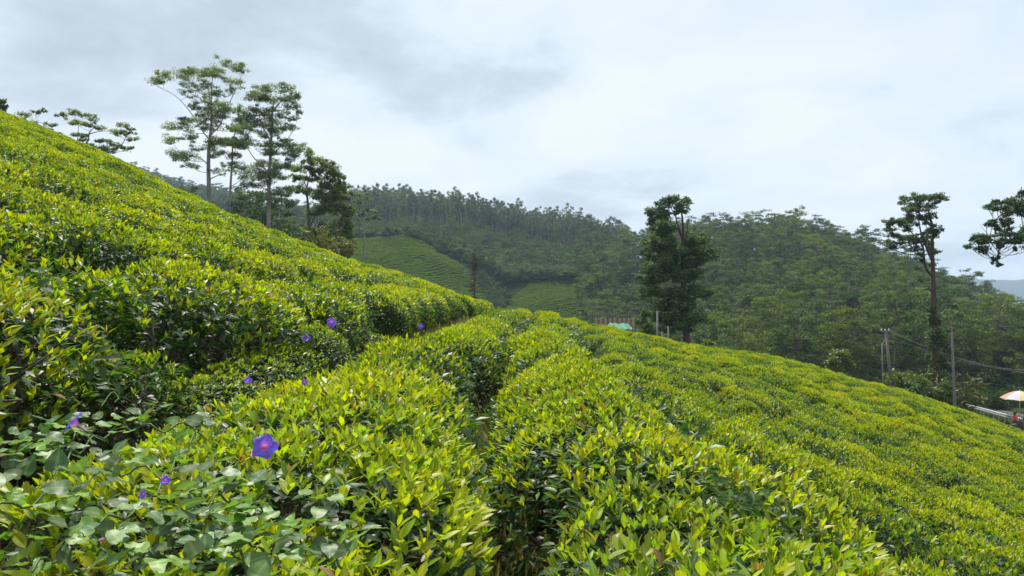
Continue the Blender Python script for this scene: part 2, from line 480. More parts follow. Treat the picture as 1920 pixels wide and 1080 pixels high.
ROAD_A, ROAD_B = np.array([51.5, 82.0]), np.array([34.2, 48.0])     # two points on the guard rail line
_rd = (ROAD_B - ROAD_A) / np.linalg.norm(ROAD_B - ROAD_A); _rn = np.array([-_rd[1], _rd[0]])
if _rn[0] < 0: _rn = -_rn


def road_coords(x, y):
    px_, py_ = x - ROAD_A[0], y - ROAD_A[1]
    return px_ * _rd[0] + py_ * _rd[1], px_ * _rn[0] + py_ * _rn[1]


def road_z(s):
    return -12.8 + 0.1025 * s


def ground(x, y):
    x = np.asarray(x, float); y = np.asarray(y, float)
    th = np.arctan2(x, np.maximum(y, 1e-3)); front = y > 0.3
    ys = np.maximum(y, 0.3)
    u = np.clip(x / ys, -1.4, 1.4)
    s_, ye = crest(u)
    near = tea_top(x, y) - BUSH_H
    behind = np.interp(x, T0X, T0Z) - BUSH_H
    near = np.where(y < 0.6, behind, near)
    far = far_ground(x, y)
    wgt = smooth01((ys - ye) / 26.0) * front
    z = near * (1 - wgt) + far * wgt
    r = np.hypot(x, y)
    back = smooth01((r - 70) / 60) * (1 - smooth01((y + 10) / 40))
    z = z * (1 - back) + np.clip(far * 0.4 - 4, -60, 60) * back
    s, n = road_coords(x, y)
    on = smooth01((n + 3.5) / 3.0) * (1 - smooth01((n - 9.0) / 5.0)) * smooth01((s + 60) / 30) * (1 - smooth01((s - 90) / 30))
    z = z * (1 - on) + road_z(s) * on
    return z


def at(px, py, D):
    return np.array([(px - CX) / F * D, D, (HY - py) / F * D])


# terrain sheet: bearings x rings, fine in front and near
ang = np.concatenate([np.radians(np.arange(-44, 44, 0.25)), np.radians(np.arange(44, 316, 3.0))])
rad = np.concatenate([[0.02], np.geomspace(0.4, 60, 120), np.geomspace(61.5, 700, 130), np.geomspace(730, 9000, 45)])
A, R = np.meshgrid(ang, rad, indexing='ij')
gx, gy = np.sin(A) * R, np.cos(A) * R
gz = ground(gx, gy) + 0.03 * vnoise(gx * 2.2, gy * 2.2, 9) * (R < 70) + 0.012 * vnoise(gx * 9, gy * 9, 10) * (R < 20)
na, nr = A.shape
i = np.arange(na)[:, None]; j = np.arange(nr - 1)[None]; i2 = (i + 1) % na
quads = np.stack([i * nr + j, i * nr + j + 1, i2 * nr + j + 1, i2 * nr + j], -1).reshape(-1, 4)


def tea_field_mask(x, y):
    """the two far tea fields on the hillside across the valley"""
    D = np.maximum(y, 1); px = CX + F * x / D
    top = np.interp(px, [640, 700, 790, 850, 880, 935, 1000, 1080, 1110], [303, 303, 301, 297, 283, 262, 296, 298, 290])
    bot = 205
    edge = (px > 600) & (px < 1095 + 12 * vnoise(x / 6, y / 6, 3))
    gap = (D > 244) & (np.abs(px - (908 + (300 - D) * 0.5)) < 6 + 4 * vnoise(x / 8, y / 8, 4))
    return edge & (D < top + 2 * vnoise(x / 7, y / 7, 7)) & (D > bot) & ~gap


cov = np.zeros((na * nr, 3))
Df = gy.ravel(); xf = gx.ravel()
cov[:, 0] = tea_field_mask(xf, Df)
cov[:, 1] = smooth01((R.ravel() - 60) / 25)
m_ground, t = mat_new('earth_and_undergrowth')
at_n = N(t, 'ShaderNodeAttribute', attribute_name='tone'); sp = N(t, 'ShaderNodeSeparateColor'); t.links.new(at_n.outputs['Color'], sp.inputs[0])
tco = N(t, 'ShaderNodeTexCoord')
no = N(t, 'ShaderNodeTexNoise', i_Scale=3.5, i_Detail=9.0, i_Roughness=0.65); t.links.new(tco.outputs['Object'], no.inputs['Vector'])
no2 = N(t, 'ShaderNodeTexNoise', i_Scale=0.12, i_Detail=8.0, i_Roughness=0.65); t.links.new(tco.outputs['Object'], no2.inputs['Vector'])
soil = ramp(t, [(0.25, (0.016, 0.012, 0.009)), (0.5, (0.036, 0.026, 0.018)), (0.62, (0.08, 0.062, 0.036)), (0.75, (0.04, 0.055, 0.022))]); t.links.new(no.outputs[0], soil.inputs[0])
under = ramp(t, [(0.35, (0.012, 0.022, 0.010)), (0.5, (0.02, 0.032, 0.013)), (0.65, (0.03, 0.036, 0.016))]); t.links.new(no2.outputs[0], under.inputs[0])
teag = ramp(t, [(0.35, (0.035, 0.075, 0.018)), (0.65, (0.055, 0.11, 0.022))]); t.links.new(no2.outputs[0], teag.inputs[0])
m1 = N(t, 'ShaderNodeMix', data_type='RGBA'); t.links.new(sp.outputs[1], m1.inputs[0]); t.links.new(soil.outputs[0], m1.inputs[6]); t.links.new(under.outputs[0], m1.inputs[7])
m2 = N(t, 'ShaderNodeMix', data_type='RGBA'); t.links.new(sp.outputs[0], m2.inputs[0]); t.links.new(m1.outputs[2], m2.inputs[6]); t.links.new(teag.outputs[0], m2.inputs[7])
p = N(t, 'ShaderNodeBsdfPrincipled', i_Roughness=1.0); p.inputs['Specular IOR Level'].default_value = 0.0
t.links.new(m2.outputs[2], p.inputs['Base Color'])
bm = N(t, 'ShaderNodeBump', i_Strength=0.8, i_Distance=0.06); t.links.new(no.outputs[0], bm.inputs['Height']); t.links.new(bm.outputs[0], p.inputs['Normal'])
o = N(t, 'ShaderNodeOutputMaterial'); t.links.new(p.outputs[0], o.inputs[0])
mb = MB(); mb.add(np.stack([gx.ravel(), gy.ravel(), gz.ravel()], 1), quads, None, cov)
g_o = link('ground', mb.mesh('ground', m_ground))
tag(g_o, 'brown earth and hillsides under the tea and the forest', kind='structure')


# ------------------------------------------------------------------ tea bushes
def bush_mesh(seed, lod, nshoot, nmat, young=0.78, size=1.0, stems=True, a=0.58, b=0.6, h=BUSH_H, leafscale=1.0, keep=False, xc=0.12):
    """rounded flat-topped bush: flush of young upright shoots over dark mature leaves, woody stems below"""
    r = np.random.default_rng(seed)
    mb = MB(); ms = MB()
    ph = r.uniform(0, 50, 2)

    def top(x, y):
        rho = (np.abs(x / a) ** 3 + np.abs(y / b) ** 3) ** (1 / 3)
        return h * (1 - 0.16 * np.clip(rho, 0, 1.1) ** 5 - xc * np.clip(np.abs(x / a), 0, 1.1) ** 3.2) + (0.04 if xc < .3 else .025) * vnoise(x * 4 + ph[0], y * 4 + ph[1], seed) + 0.025 * vnoise(x * 11 + ph[0], y * 11, seed + 1)

    def top_pts(n, spread=1.0):
        x = r.uniform(-a, a, n * 2); y = r.uniform(-b, b, n * 2)
        rho = (np.abs(x / a) ** 3 + np.abs(y / b) ** 3) ** (1 / 3)
        k = np.where(rho < spread)[0][:n]
        return x[k], y[k]
    # mature leaves over the table, half lying flat
    n1 = int(nmat * 0.5)
    x, y = top_pts(n1)
    n1 = len(x)
    P = np.stack([x, y, top(x, y) - r.uniform(0.0, 0.13, n1)], 1)
    az = r.uniform(0, 2 * math.pi, n1); el = r.normal(0.25, 0.4, n1)
    D = np.stack([np.cos(az) * np.cos(el), np.sin(az) * np.cos(el), np.sin(el)], 1)
    Nn = unit(np.array([0, 0, 1.0]) + 0.35 * r.normal(size=(n1, 3)))
    L = r.uniform(0.055, 0.10, n1) * leafscale
    tn = np.stack([np.clip(r.normal(0.2, 0.14, n1), 0, .6), r.random(n1), r.random(n1)], 1)
    leaves(mb, P, D, Nn, L, L * r.uniform(0.17, 0.23, n1), tn, lod, r.uniform(0.05, 0.3, n1), 0.25)
    # mature leaves down the flanks
    n2 = nmat - n1
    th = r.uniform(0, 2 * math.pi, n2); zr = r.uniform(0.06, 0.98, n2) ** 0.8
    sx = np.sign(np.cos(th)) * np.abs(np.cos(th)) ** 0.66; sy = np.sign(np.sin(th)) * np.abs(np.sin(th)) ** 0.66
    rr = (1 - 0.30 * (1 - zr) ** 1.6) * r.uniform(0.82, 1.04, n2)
    P = np.stack([a * sx * rr, b * sy * rr, h * 0.86 * zr], 1)
    out = unit(np.stack([sx, sy, 0 * sx], 1))
    D = unit(out + 0.7 * r.normal(size=(n2, 3)) + np.array([0, 0, -0.15]))
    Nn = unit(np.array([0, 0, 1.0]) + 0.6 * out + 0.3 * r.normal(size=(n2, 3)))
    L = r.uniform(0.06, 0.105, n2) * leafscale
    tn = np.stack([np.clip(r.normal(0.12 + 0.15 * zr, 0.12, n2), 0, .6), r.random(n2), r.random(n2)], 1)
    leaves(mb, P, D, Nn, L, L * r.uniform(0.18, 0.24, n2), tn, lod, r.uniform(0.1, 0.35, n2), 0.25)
    # young shoots: two or three upright leaves and a bud from one point
    x, y = top_pts(nshoot, 1.03)
    pat = vnoise(x * 3 + ph[1], y * 3 + ph[0], seed + 3)
    keepm = r.random(len(x)) < 0.68 + 0.75 * pat - (.25 * np.clip(np.abs(x / a), 0, 1) ** 4 if xc > .3 else 0)
    x, y, pat = x[keepm], y[keepm], pat[keepm]
    ns = len(x); single = []
    zt = top(x, y)
    lean = np.stack([x / a, y / b, np.zeros(ns)], 1) * 0.35
    hgt = r.uniform(0.0, 0.06, ns)
    for k in range(4):
        az = r.uniform(0, 2 * math.pi, ns); tilt = r.uniform(0.25, 0.95, ns) if k < 3 else r.uniform(0.0, 0.25, ns)
        D = unit(np.stack([np.cos(az) * np.sin(tilt), np.sin(az) * np.sin(tilt), np.cos(tilt)], 1) + lean)
        Nn = unit(np.stack([-np.cos(az) * np.cos(tilt), -np.sin(az) * np.cos(tilt), np.sin(tilt) + 0.15], 1))
        L = (r.uniform(0.045, 0.085, ns) if k < 3 else r.uniform(0.03, 0.055, ns)) * leafscale
        P = np.stack([x, y, zt + hgt - 0.015 + 0.008 * k], 1)
        tv = np.clip(r.normal(young - 0.06 * (2 - k) * 1.2, 0.13, ns) + 0.10 * pat, 0.3, 1)
        tn = np.stack([tv, r.random(ns), r.random(ns)], 1)
        W = L * (r.uniform(0.16, 0.22, ns) if k < 3 else 0.13)
        if keep and k < 3:
            sel = np.argsort(-(P[:, 2] + r.uniform(0, .05, ns)))[:42]
            for q in sel:
                single.append((P[q], D[q], Nn[q], L[q], tv[q]))
            m_ = np.ones(ns, bool); m_[sel] = False
            P, D, Nn, L, W, tn = P[m_], D[m_], Nn[m_], L[m_], W[m_], tn[m_]
        leaves(mb, P, D, Nn, L, W, tn, lod, r.uniform(-0.12, 0.28, len(P)), 0.3)
    if stems:
        for k in range(9):
            az = r.uniform(0, 2 * math.pi); q = r.uniform(0.35, 0.9)
            p0 = (0.09 * math.cos(az), 0.09 * math.sin(az), -0.06)
            p1 = (a * q * math.cos(az), b * q * math.sin(az), h * r.uniform(0.62, 0.8))
            c = curve(p0, p1, -0.02, 6, (r.normal() * 0.05, r.normal() * 0.05, 0)) + r.normal(size=(6, 3)) * np.array([.012, .012, 0])
            tube(ms, c, np.linspace(0.017, 0.007, 6), 5)
            for _ in range(3):
                f = r.integers(2, 5); e = c[f] + np.array([r.normal() * .16, r.normal() * .16, r.uniform(.12, .28)])
                tube(ms, curve(c[f], e, 0, 4), np.linspace(0.009, 0.004, 4), 4)
    return mb, ms, single


def row_shift(y):
    return np.interp(y, [0, 6, 9, 17, 30, 50, 80], [0, 0, 0.1, 0.5, 0.95, 1.5, 2.2])


def slope_rot(x, y, f=0.75):
    e = 0.5
    sx = (tea_top(x + e, y) - tea_top(x - e, y)) / (2 * e); sy = (tea_top(x, y + e) - tea_top(x, y - e)) / (2 * e)
    return math.atan(float(np.clip(sy, -.5, .5))) * f, -math.atan(float(np.clip(sx, -.6, .6))) * f


rows = [(-0.60, 'front', 'row'), (0.48, 'second', 'row')]
spots = []
rr_ = np.random.default_rng(5)
centers = [-0.68, 0.44] + [1.55 + 1.1 * k for k in range(60)] + [-2.30 - 1.15 * k for k in range(75)]
for c in centers:
    y = 1.0 + rr_.uniform(0, .35)
    while y < 82:
        x = c + row_shift(y) + rr_.normal() * 0.05 + 0.10 * math.sin(y * 0.35 + c)
        if c == -0.68:
            x = c + row_shift(y) - 0.16 * math.exp(-((y - 4.5) / 2.5) ** 2) + rr_.normal() * 0.02
        if c == -2.30: x -= .22 * float(smooth01((y - 7) / 4))
        u = x / y
        s_, ye = crest(u)
        if abs(u) < 0.86 and y < ye + 3.5:
            s2, n2 = road_coords(x, y)
            hole = rr_.random() < (0.035 if y > 5 else 0.0)
            if not hole and not (n2 > -2.2 and s2 > -40):
                spots.append((c, x, y, abs(u)))
        y += rr_.uniform(0.74, 0.90)
y = 3.5
while y < 8.6:
    spots.append((-1.72, -1.74 + rr_.normal() * .06, y, .3)); y += rr_.uniform(.62, .85)
print('bush spots', len(spots))


def zone(c, x, y):
    if c == -0.68: return 'row_a'
    if c == 0.44: return 'row_b'
    if c in (-2.30, -1.72): return 'edge'
    return 'bank' if c < 0 else 'slope'


# size in view: nearest first


def in_view(x, y):
    t_ = float(tea_top(x, y))
    return y > .7 and abs(x) < .70 * y + .45 and HY - F * (t_ + .05) / (y + .4) < 1085


spots.sort(key=lambda s: math.hypot(s[1], s[2]) + (0 if in_view(s[1], s[2]) else 60))
V_MID = [bush_mesh(100 + k, 'mid', 620 if k < 4 else 300, 1900, 0.77 if k < 4 else .66, leafscale=0.84, xc=.42) for k in range(6)]
V_FAR = [bush_mesh(200 + k, 'lo', 540 if k < 4 else 210, 800, 0.81 if k < 4 else .66, leafscale=1.12, stems=False, xc=.55) for k in range(6)]
mid_leaf = [v[0].mesh('tea_bush_leaves', M_TEA) for v in V_MID]
mid_stem = [v[1].mesh('tea_bush_stems', M_BARK) for v in V_MID]
mid_both = []
for v in V_MID:
    for k in range(len(v[1].v)):
        pass
    mm = MB(); mm.__dict__.update({k2: list(x2) if isinstance(x2, list) else x2 for k2, x2 in v[0].__dict__.items()})
    mv = np.concatenate(v[1].v); mq = np.concatenate(v[1].q); mt = np.concatenate(v[1].t)
    mm.add(mv, mq, mt, None, 1)
    mid_both.append(mm.mesh('tea_bush', [M_TEA, M_BARK]))
far_me = [v[0].mesh('tea_bush_distant', M_TEA_FAR) for v in V_FAR]

# single leaf meshes shared by the nearest bushes' leaf parts
LEAF_ME = []
for k in range(10):
    r = np.random.default_rng(900 + k)
    for tv in (0.62, 0.74, 0.84, 0.95):
        m_ = MB()
        leaves(m_, np.zeros((1, 3)), np.array([[0, 0, 1.0]]), np.array([[0, -1.0, 0]]), 1.0, r.uniform(.17, .22), np.array([[tv, r.random(), 0]]), 'hi', r.uniform(-.1, .28), .3)
        LEAF_ME.append((tv, m_.mesh('tea_leaf', M_TEA)))

LAB = {
    'row_a': ('tea bush in the bright foreground row between the two dirt gaps', 'tea bushes of the foreground row'),
    'row_b': ('tea bush in the row just beyond the narrow brown gap beside the foreground row', 'tea bushes of the second row'),
    'edge': ('tall dark-sided tea bush on the terrace edge above the shaded path', 'tea bushes along the terrace edge'),
    'bank': ('yellow-green tea bush up on the steep bank above the terrace edge', 'tea bushes on the steep bank'),
    'slope': ('yellow-green tea bush in the rows falling away towards the road', 'tea bushes on the falling slope'),
}
ORD = 'first second third fourth fifth sixth seventh eighth ninth tenth eleventh twelfth thirteenth fourteenth fifteenth sixteenth seventeenth eighteenth nineteenth twentieth'.split()


def oword(k):
    if k < 20: return ORD[k]
    tens = ['twenty', 'thirty', 'forty', 'fifty'][(k + 1) // 10 - 2]
    return ORD[k] if k < 20 else (tens + '-' + ORD[(k + 1) % 10 - 1] if (k + 1) % 10 else {'twenty': 'twentieth', 'thirty': 'thirtieth', 'forty': 'fortieth', 'fifty': 'fiftieth'}[tens])


def bush_label(c, k):
    n = oword(k)
    if c == -0.68: return n + ' nearest tea bush of the bright foreground row, left of the brown gap'
    if c == 0.44: return n + ' nearest tea bush of the row just right of the brown gap'
    if c == -2.30: return n + ' nearest dark-sided tea bush on the terrace edge above the shaded path'
    if c == -1.72: return n + ' nearest low dark tea bush tucked against the foot of the terrace edge'
    if c < 0: return n + ' nearest tea bush in the %s row up the steep bank' % oword(int(round((-2.30 - c) / 1.15)) - 1)
    return n + ' nearest yellow-green tea bush in the %s row down the falling slope' % oword(int(round((c - 1.55) / 1.1)))




def place(o, c, x, y, seedy):
    r = random.Random(seedy)
    rx, ry = slope_rot(x, y)
    o.location = (x, y, float(tea_top(x, y)) - BUSH_H + r.uniform(-0.05, 0.04))
    o.rotation_euler = (rx, ry, r.choice((0, math.pi)) + r.uniform(-0.25, 0.25))
    o.scale = (r.uniform(0.93, 1.08), r.uniform(0.9, 1.1), r.uniform(0.86, 1.10))
    o.scale = (r.uniform(.74, .85) if x > 1.1 else r.uniform(.88, 1.0), r.uniform(.94, 1.12), r.uniform(.88, 1.02) if math.hypot(x, y) > 3.4 else r.uniform(.86, .95))
    if c == -1.72: o.scale = (r.uniform(.5, .6), r.uniform(.7, .9), r.uniform(.5, .7)); o.location.z = float(ground(np.array([x]), np.array([y]))[0]) + .04
    if c == -0.68: o.scale[0] *= 1.14 if y < 5 else .96
    elif c == 0.44 and y < 5: o.scale[0] *= 1.12
    elif c > 1: o.scale[0] *= 0.94


n_ind = 300


def kind_of(x, y):
    """vigorous or tired bush: tired ones come in patches"""
    v = float(vnoise(np.array([x * .45]), np.array([y * .3]), 31)[0]) + rr_.uniform(-.35, .35)
    return int(rr_.integers(4, 6)) if v > (.12 if x > 1 else .28) else int(rr_.integers(0, 4))


n_near = 0
rank = {}
for sp_ in sorted(spots[:n_ind], key=lambda q: q[2]):
    k_ = sum(1 for q in rank.values() if q[0] == sp_[0]); rank[sp_] = (sp_[0], k_)
for idx, (c, x, y, u) in enumerate(spots[:n_ind]):
    zn = zone(c, x, y)
    grp = LAB[zn][1]; lab = bush_label(c, rank[(c, x, y, u)][1])
    d = math.hypot(x, y)
    if d < 3.4:
        n_near += 1
        b_, s_m, single = bush_mesh(400 + idx, 'hi', 900, 2500 if c != -2.30 else 3800, 0.79 if c < 1 else 0.75, keep=True, leafscale=0.70)
        root = tag(link('tea_bush', None), lab, 'tea bush', grp)
        place(root, c, x, y, idx)
        root.rotation_euler[2] = rr_.uniform(-.2, .2)
        f = link('foliage', b_.mesh('foliage', M_TEA), root); f['kind'] = 'stuff'
        link('stems', s_m.mesh('stems', M_BARK), root)
        for (P, D, Nn, L, tv) in single[:110]:
            me = min(random.sample(LEAF_ME, 8), key=lambda q: abs(q[0] - tv))[1]
            z = Vector(D).normalized(); yv = -Vector(Nn); yv = (yv - z * yv.dot(z)).normalized(); xv = yv.cross(z)
            lo = link('leaf', me, root, P, None, float(L))
            lo.rotation_euler = Matrix((xv, yv, z)).transposed().to_euler()
    elif d < 9:
        root = tag(link('tea_bush', None), lab, 'tea bush', grp)
        k = kind_of(x, y) if c != -1.72 else 4 + idx % 2
        place(root, c, x, y, idx)
        link('foliage', mid_leaf[k], root)
        link('stems', mid_stem[k], root)
    else:
        o = tag(link('tea_bush', mid_both[kind_of(x, y)]), lab, 'tea bush', grp)
        place(o, c, x, y, idx)
print('near bushes', n_near)


# geometry-node scatter: one object whose points carry rotation, scale and variant
def scatter(name, pts, rots, scl, variants, meshes, label, mats):
    me = bpy.data.meshes.new(name)
    pts = np.asarray(pts, float)
    me.vertices.add(len(pts)); me.vertices.foreach_set('co', pts.ravel())
    a = me.attributes.new('rot', 'FLOAT_VECTOR', 'POINT'); a.data.foreach_set('vector', np.asarray(rots, float).ravel())
    a = me.attributes.new('scl', 'FLOAT_VECTOR', 'POINT'); a.data.foreach_set('vector', np.asarray(scl, float).ravel())
    a = me.attributes.new('pick', 'INT', 'POINT'); a.data.foreach_set('value', np.asarray(variants, int))
    o = link(name, me)
    tag(o, label, kind='stuff')
    pc = bpy.data.collections.new(name + '_kinds')
    for k, m in enumerate(meshes):
        po = bpy.data.objects.new('%s_kind_%02d' % (name, k), m); pc.objects.link(po)
    ng = bpy.data.node_groups.new(name, 'GeometryNodeTree')
    ng.interface.new_socket('Geometry', in_out='INPUT', socket_type='NodeSocketGeometry')
    ng.interface.new_socket('Geometry', in_out='OUTPUT', socket_type='NodeSocketGeometry')
    gi = ng.nodes.new('NodeGroupInput'); go = ng.nodes.new('NodeGroupOutput')
    ci = ng.nodes.new('GeometryNodeCollectionInfo'); ci.inputs['Collection'].default_value = pc
    ci.inputs['Separate Children'].default_value = True; ci.inputs['Reset Children'].default_value = True
    ip = ng.nodes.new('GeometryNodeInstanceOnPoints'); ip.inputs['Pick Instance'].default_value = True
    def na_(nm, ty):
        q = ng.nodes.new('GeometryNodeInputNamedAttribute'); q.data_type = ty; q.inputs['Name'].default_value = nm
        return q.outputs['Attribute']
    L_ = ng.links.new
    L_(gi.outputs[0], ip.inputs['Points']); L_(ci.outputs[0], ip.inputs['Instance'])
    L_(na_('pick', 'INT'), ip.inputs['Instance Index'])
    er = ng.nodes.new('FunctionNodeEulerToRotation'); L_(na_('rot', 'FLOAT_VECTOR'), er.inputs[0]); L_(er.outputs[0], ip.inputs['Rotation'])
    L_(na_('scl', 'FLOAT_VECTOR'), ip.inputs['Scale'])
    L_(ip.outputs[0], go.inputs[0])
    md = o.modifiers.new('scatter', 'NODES'); md.node_group = ng
    return o


rest = spots[n_ind:]
P_, R_, S_, K_ = [], [], [], []
for (c, x, y, u) in rest:
    rx, ry = slope_rot(x, y)
    P_.append((x, y, float(tea_top(x, y)) - BUSH_H + random.uniform(-.07, .05)))
    R_.append((rx, ry, random.choice((0, math.pi)) + random.uniform(-.3, .3)))
    S_.append((random.uniform(.66, .77) if x > 1 else random.uniform(.82, .96), random.uniform(.95, 1.15), random.uniform(.86, 1.03)))
    K_.append(kind_of(x, y))
scatter('tea_bushes', P_, R_, S_, K_, far_me, 'rows of yellow-green tea bushes covering the rest of the near hill', None)


# ------------------------------------------------------------------ trees
def puffs(mb, centres, radii, per, leaf, rg, droop=0.35, tone=(0.45, 0.18), flat=0.6, mat=0, width=0.3, sub=6):
    """leaf sprays in uneven clumps: each clump breaks into smaller tufts, dense on top and open below"""
    for c, rad_ in zip(centres, radii):
        c = np.asarray(c, float); rad_ = np.asarray(rad_, float)
        k = max(3, int(sub))
        d = unit(rg.normal(size=(k, 3))) * rg.uniform(0.3, 1.12, (k, 1))
        d[:, 2] = np.where(d[:, 2] < -0.2, d[:, 2] * 0.4, d[:, 2])
        sc = c + d * rad_
        m = max(6, int(per / k))
        base = np.repeat(sc, m, 0); n = len(base)
        q = unit(rg.normal(size=(n, 3))) * rg.uniform(0, 1, (n, 1)) ** 0.4
        P = base + q * rad_ * np.array([0.5, 0.5, 0.5]) * np.repeat(rg.uniform(.55, 1.25, (k, 1)), m, 0)
        D = unit(q * np.array([1, 1, .5]) + 0.6 * rg.normal(size=(n, 3)) + np.array([0, 0, -droop]))
        Nn = unit(np.array([0, 0, 0.7]) + q * np.array([.8, .8, 1.0]) + 0.38 * rg.normal(size=(n, 3)))
        L = leaf * rg.uniform(0.6, 1.35, n)
        ct = rg.normal(0, 0.09)
        hz = (P[:, 2] - c[2]) / max(rad_[2], 1e-3)
        tn = np.stack([np.clip(rg.normal(tone[0] + ct, tone[1], n), 0, 1), rg.random(n), hz * 0 + .5], 1)
        leaves(mb, P, D, Nn, L, L * width, tn, 'lo', 0.12, mat=mat)


def hero(name, label, cat, Dm, org, sc, base, trunk, limbs, clumps, rad_tr, leafmat, barkmat, leaf=0.32, per=150, depth=0.55,
         seed=0, droop=0.35, tone=(0.45, 0.18), branches=True, group=None, base_drop=0.0, width=0.3, zsq=1.0, extra=None, lr=0.36, cs=1.0, sat=2):
    """a tree measured off the photograph: sc = zoom factor of the measured drawing, org = its corner; sizes come out in metres"""
    rg = np.random.default_rng(seed)
    mpp = Dm / F / sc
    bx, by = base

    def loc(p, yy=0.0):
        return np.array([(p[0] - bx) * mpp, yy, (by - p[1]) * mpp])
    wx = (org[0] + bx / sc - CX) / F * Dm; wz = (HY - (org[1] + by / sc)) / F * Dm
    gz_ = float(ground(np.array([wx]), np.array([Dm]))[0])
    root = tag(link(name, None, None, (wx, Dm, gz_ - 0.05)), label, cat, group)
    lift = wz - gz_ + 0.05                       # measured base to real ground
    def up(P):
        P = np.array(P, float); P[..., 2] += lift; return P
    tp = [loc(p) for p in trunk]
    tp = up(tp)
    if tp[0][2] > 0: tp = np.concatenate([[tp[0] * np.array([1, 1, 0]) + np.array([0, 0, -0.3])], tp])
    ts = spline(tp, 26)
    tt = np.linspace(0, 1, 26)
    rad0 = rad_tr * (1 - 0.8 * tt ** 1.2) * (1 + 0.35 * np.exp(-tt * 14))
    ts[:, :2] += 0.4 * rad_tr * np.stack([np.sin(tt * 9 + seed), np.cos(tt * 7 + seed)], 1) * tt[:, None]
    m = MB(); tube(m, ts, rad0, 10)
    link('trunk', m.mesh('trunk', barkmat), root)
    skel = [(ts[8:], rad0[8:])]
    half = max(abs(loc((c[0], 0))[0]) for c in clumps)
    for lm in limbs:
        dd = rg.uniform(-0.45, 0.45) * half * min(1, depth / .55)
        L_ = [loc(p, dd * k / (len(lm) - 1)) for k, p in enumerate(lm)]
        L_ = up(L_); L_[0] = ts[np.argmin(np.linalg.norm(ts - L_[0], axis=1))]
        ls = spline(L_, 14); lt = np.linspace(0, 1, 14)
        rl = rad_tr * lr * (1 - 0.78 * lt)
        m = MB(); tube(m, ls, rl, 7); link('limb', m.mesh('limb', barkmat), root)
        skel.append((ls, rl))
    sp_ = np.concatenate([s[0] for s in skel]); sr = np.concatenate([s[1] for s in skel])
    C, Rr = [], []
    mbr = MB()
    for (cx_, cy_, rx_, ry_) in clumps:
        c0 = up(loc((cx_, cy_)))
        k = np.argmin(np.linalg.norm((sp_ - c0) * np.array([1, 0.0, 1]), axis=1))
        yy = sp_[k][1] * 0.8 + rg.normal() * depth * 0.5 * half * 0.55
        c0[1] = yy
        C.append(c0); Rr.append(np.array([rx_ * mpp * 1.08, rx_ * mpp * 1.0, ry_ * mpp * zsq * 1.1]) * cs)
        if branches:
            dist = np.linalg.norm((sp_ - c0), axis=1) + 2.5 * np.maximum(sp_[:, 2] - c0[2] + 0.15 * abs(c0[0]), 0)
            k = int(np.argmin(dist))
            br = curve(sp_[k], c0 - np.array([0, 0, Rr[-1][2] * 0.3]), 0, 7, (0, 0, -0.10 * dist[k]))
            tube(mbr, br, np.linspace(min(sr[k] * 0.55, rad_tr * 0.16), rad_tr * 0.035 + 0.006, 7), 4)
            for _ in range(3):
                f = rg.integers(3, 6); e = c0 + rg.normal(size=3) * Rr[-1] * 0.6
                tube(mbr, curve(br[f], e, 0, 4), np.linspace(rad_tr * 0.05, 0.006, 4), 3)
    for c0, r0 in list(zip(C, Rr)):
        for _ in range(sat):
            a_ = rg.uniform(0, 6.28); q_ = rg.uniform(.7, 1.1)
            C.append(c0 + r0 * np.array([math.cos(a_) * q_, rg.normal() * .6, math.sin(a_) * q_ * rg.uniform(.6, 1.2)])); Rr.append(r0 * rg.uniform(.3, .55) * np.array([1, 1, 1.15]))
    if branches: link('branches', mbr.mesh('branches', barkmat), root)['kind'] = 'stuff'
    mc = MB()
    for c0, r0 in zip(C, Rr):
        size = (r0[0] * r0[2]) / (leaf * leaf)
        puffs(mc, [c0], [r0], np.clip(per * size / 2.6, 60, 1600), leaf, rg, droop, tone, sub=np.clip(int(r0[0] / leaf * 2), 4, 9), width=width)
    link('crown', mc.mesh('crown', leafmat), root)
    if extra: extra(root, up, loc, rg)
    return root


E1 = ((260, 100), 2.842)
hero('gum_tree', 'tallest gum tree on the crest with open umbrella crown and pale trunk', 'tree', 104, *E1, (378, 880),
     [(378, 880), (376, 700), (375, 540), (380, 420), (385, 330), (388, 262)],
     [[(375, 470), (330, 400), (280, 320), (200, 230), (100, 172)], [(375, 580), (300, 545), (200, 525), (130, 455)], [(378, 450), (440, 390), (480, 320), (540, 220), (585, 140)],
      [(385, 330), (365, 240), (330, 150), (260, 85)], [(388, 270), (400, 180), (420, 100)], [(376, 690), (420, 655), (450, 640)]],
     [(90, 160, 28, 16), (150, 130, 45, 26), (210, 95, 50, 30), (260, 70, 45, 16), (340, 75, 50, 20), (420, 95, 35, 18), (250, 195, 40, 20), (310, 150, 40, 24), (400, 135, 50, 20), (510, 95, 45, 20), (590, 125, 30, 24),
      (515, 165, 45, 18), (510, 200, 20, 18), (455, 240, 60, 18), (290, 280, 35, 24), (330, 230, 30, 20), (400, 290, 60, 30), (195, 340, 40, 10), (265, 355, 25, 11), (215, 395, 65, 20), (130, 435, 50, 18), (265, 435, 35, 20),
      (320, 345, 35, 20), (420, 335, 45, 26), (400, 390, 55, 26), (340, 390, 30, 20), (490, 300, 40, 20), (235, 545, 60, 32), (265, 590, 40, 16), (380, 490, 45, 24), (430, 460, 40, 20), (310, 510, 30, 12), (500, 390, 30, 16), (430, 540, 35, 20), (420, 630, 30, 12)],
     0.36, M_EUC, M_GUMBARK, seed=1, tone=(0.5, 0.2), leaf=0.17, per=62, cs=1.08, sat=4, lr=.26)
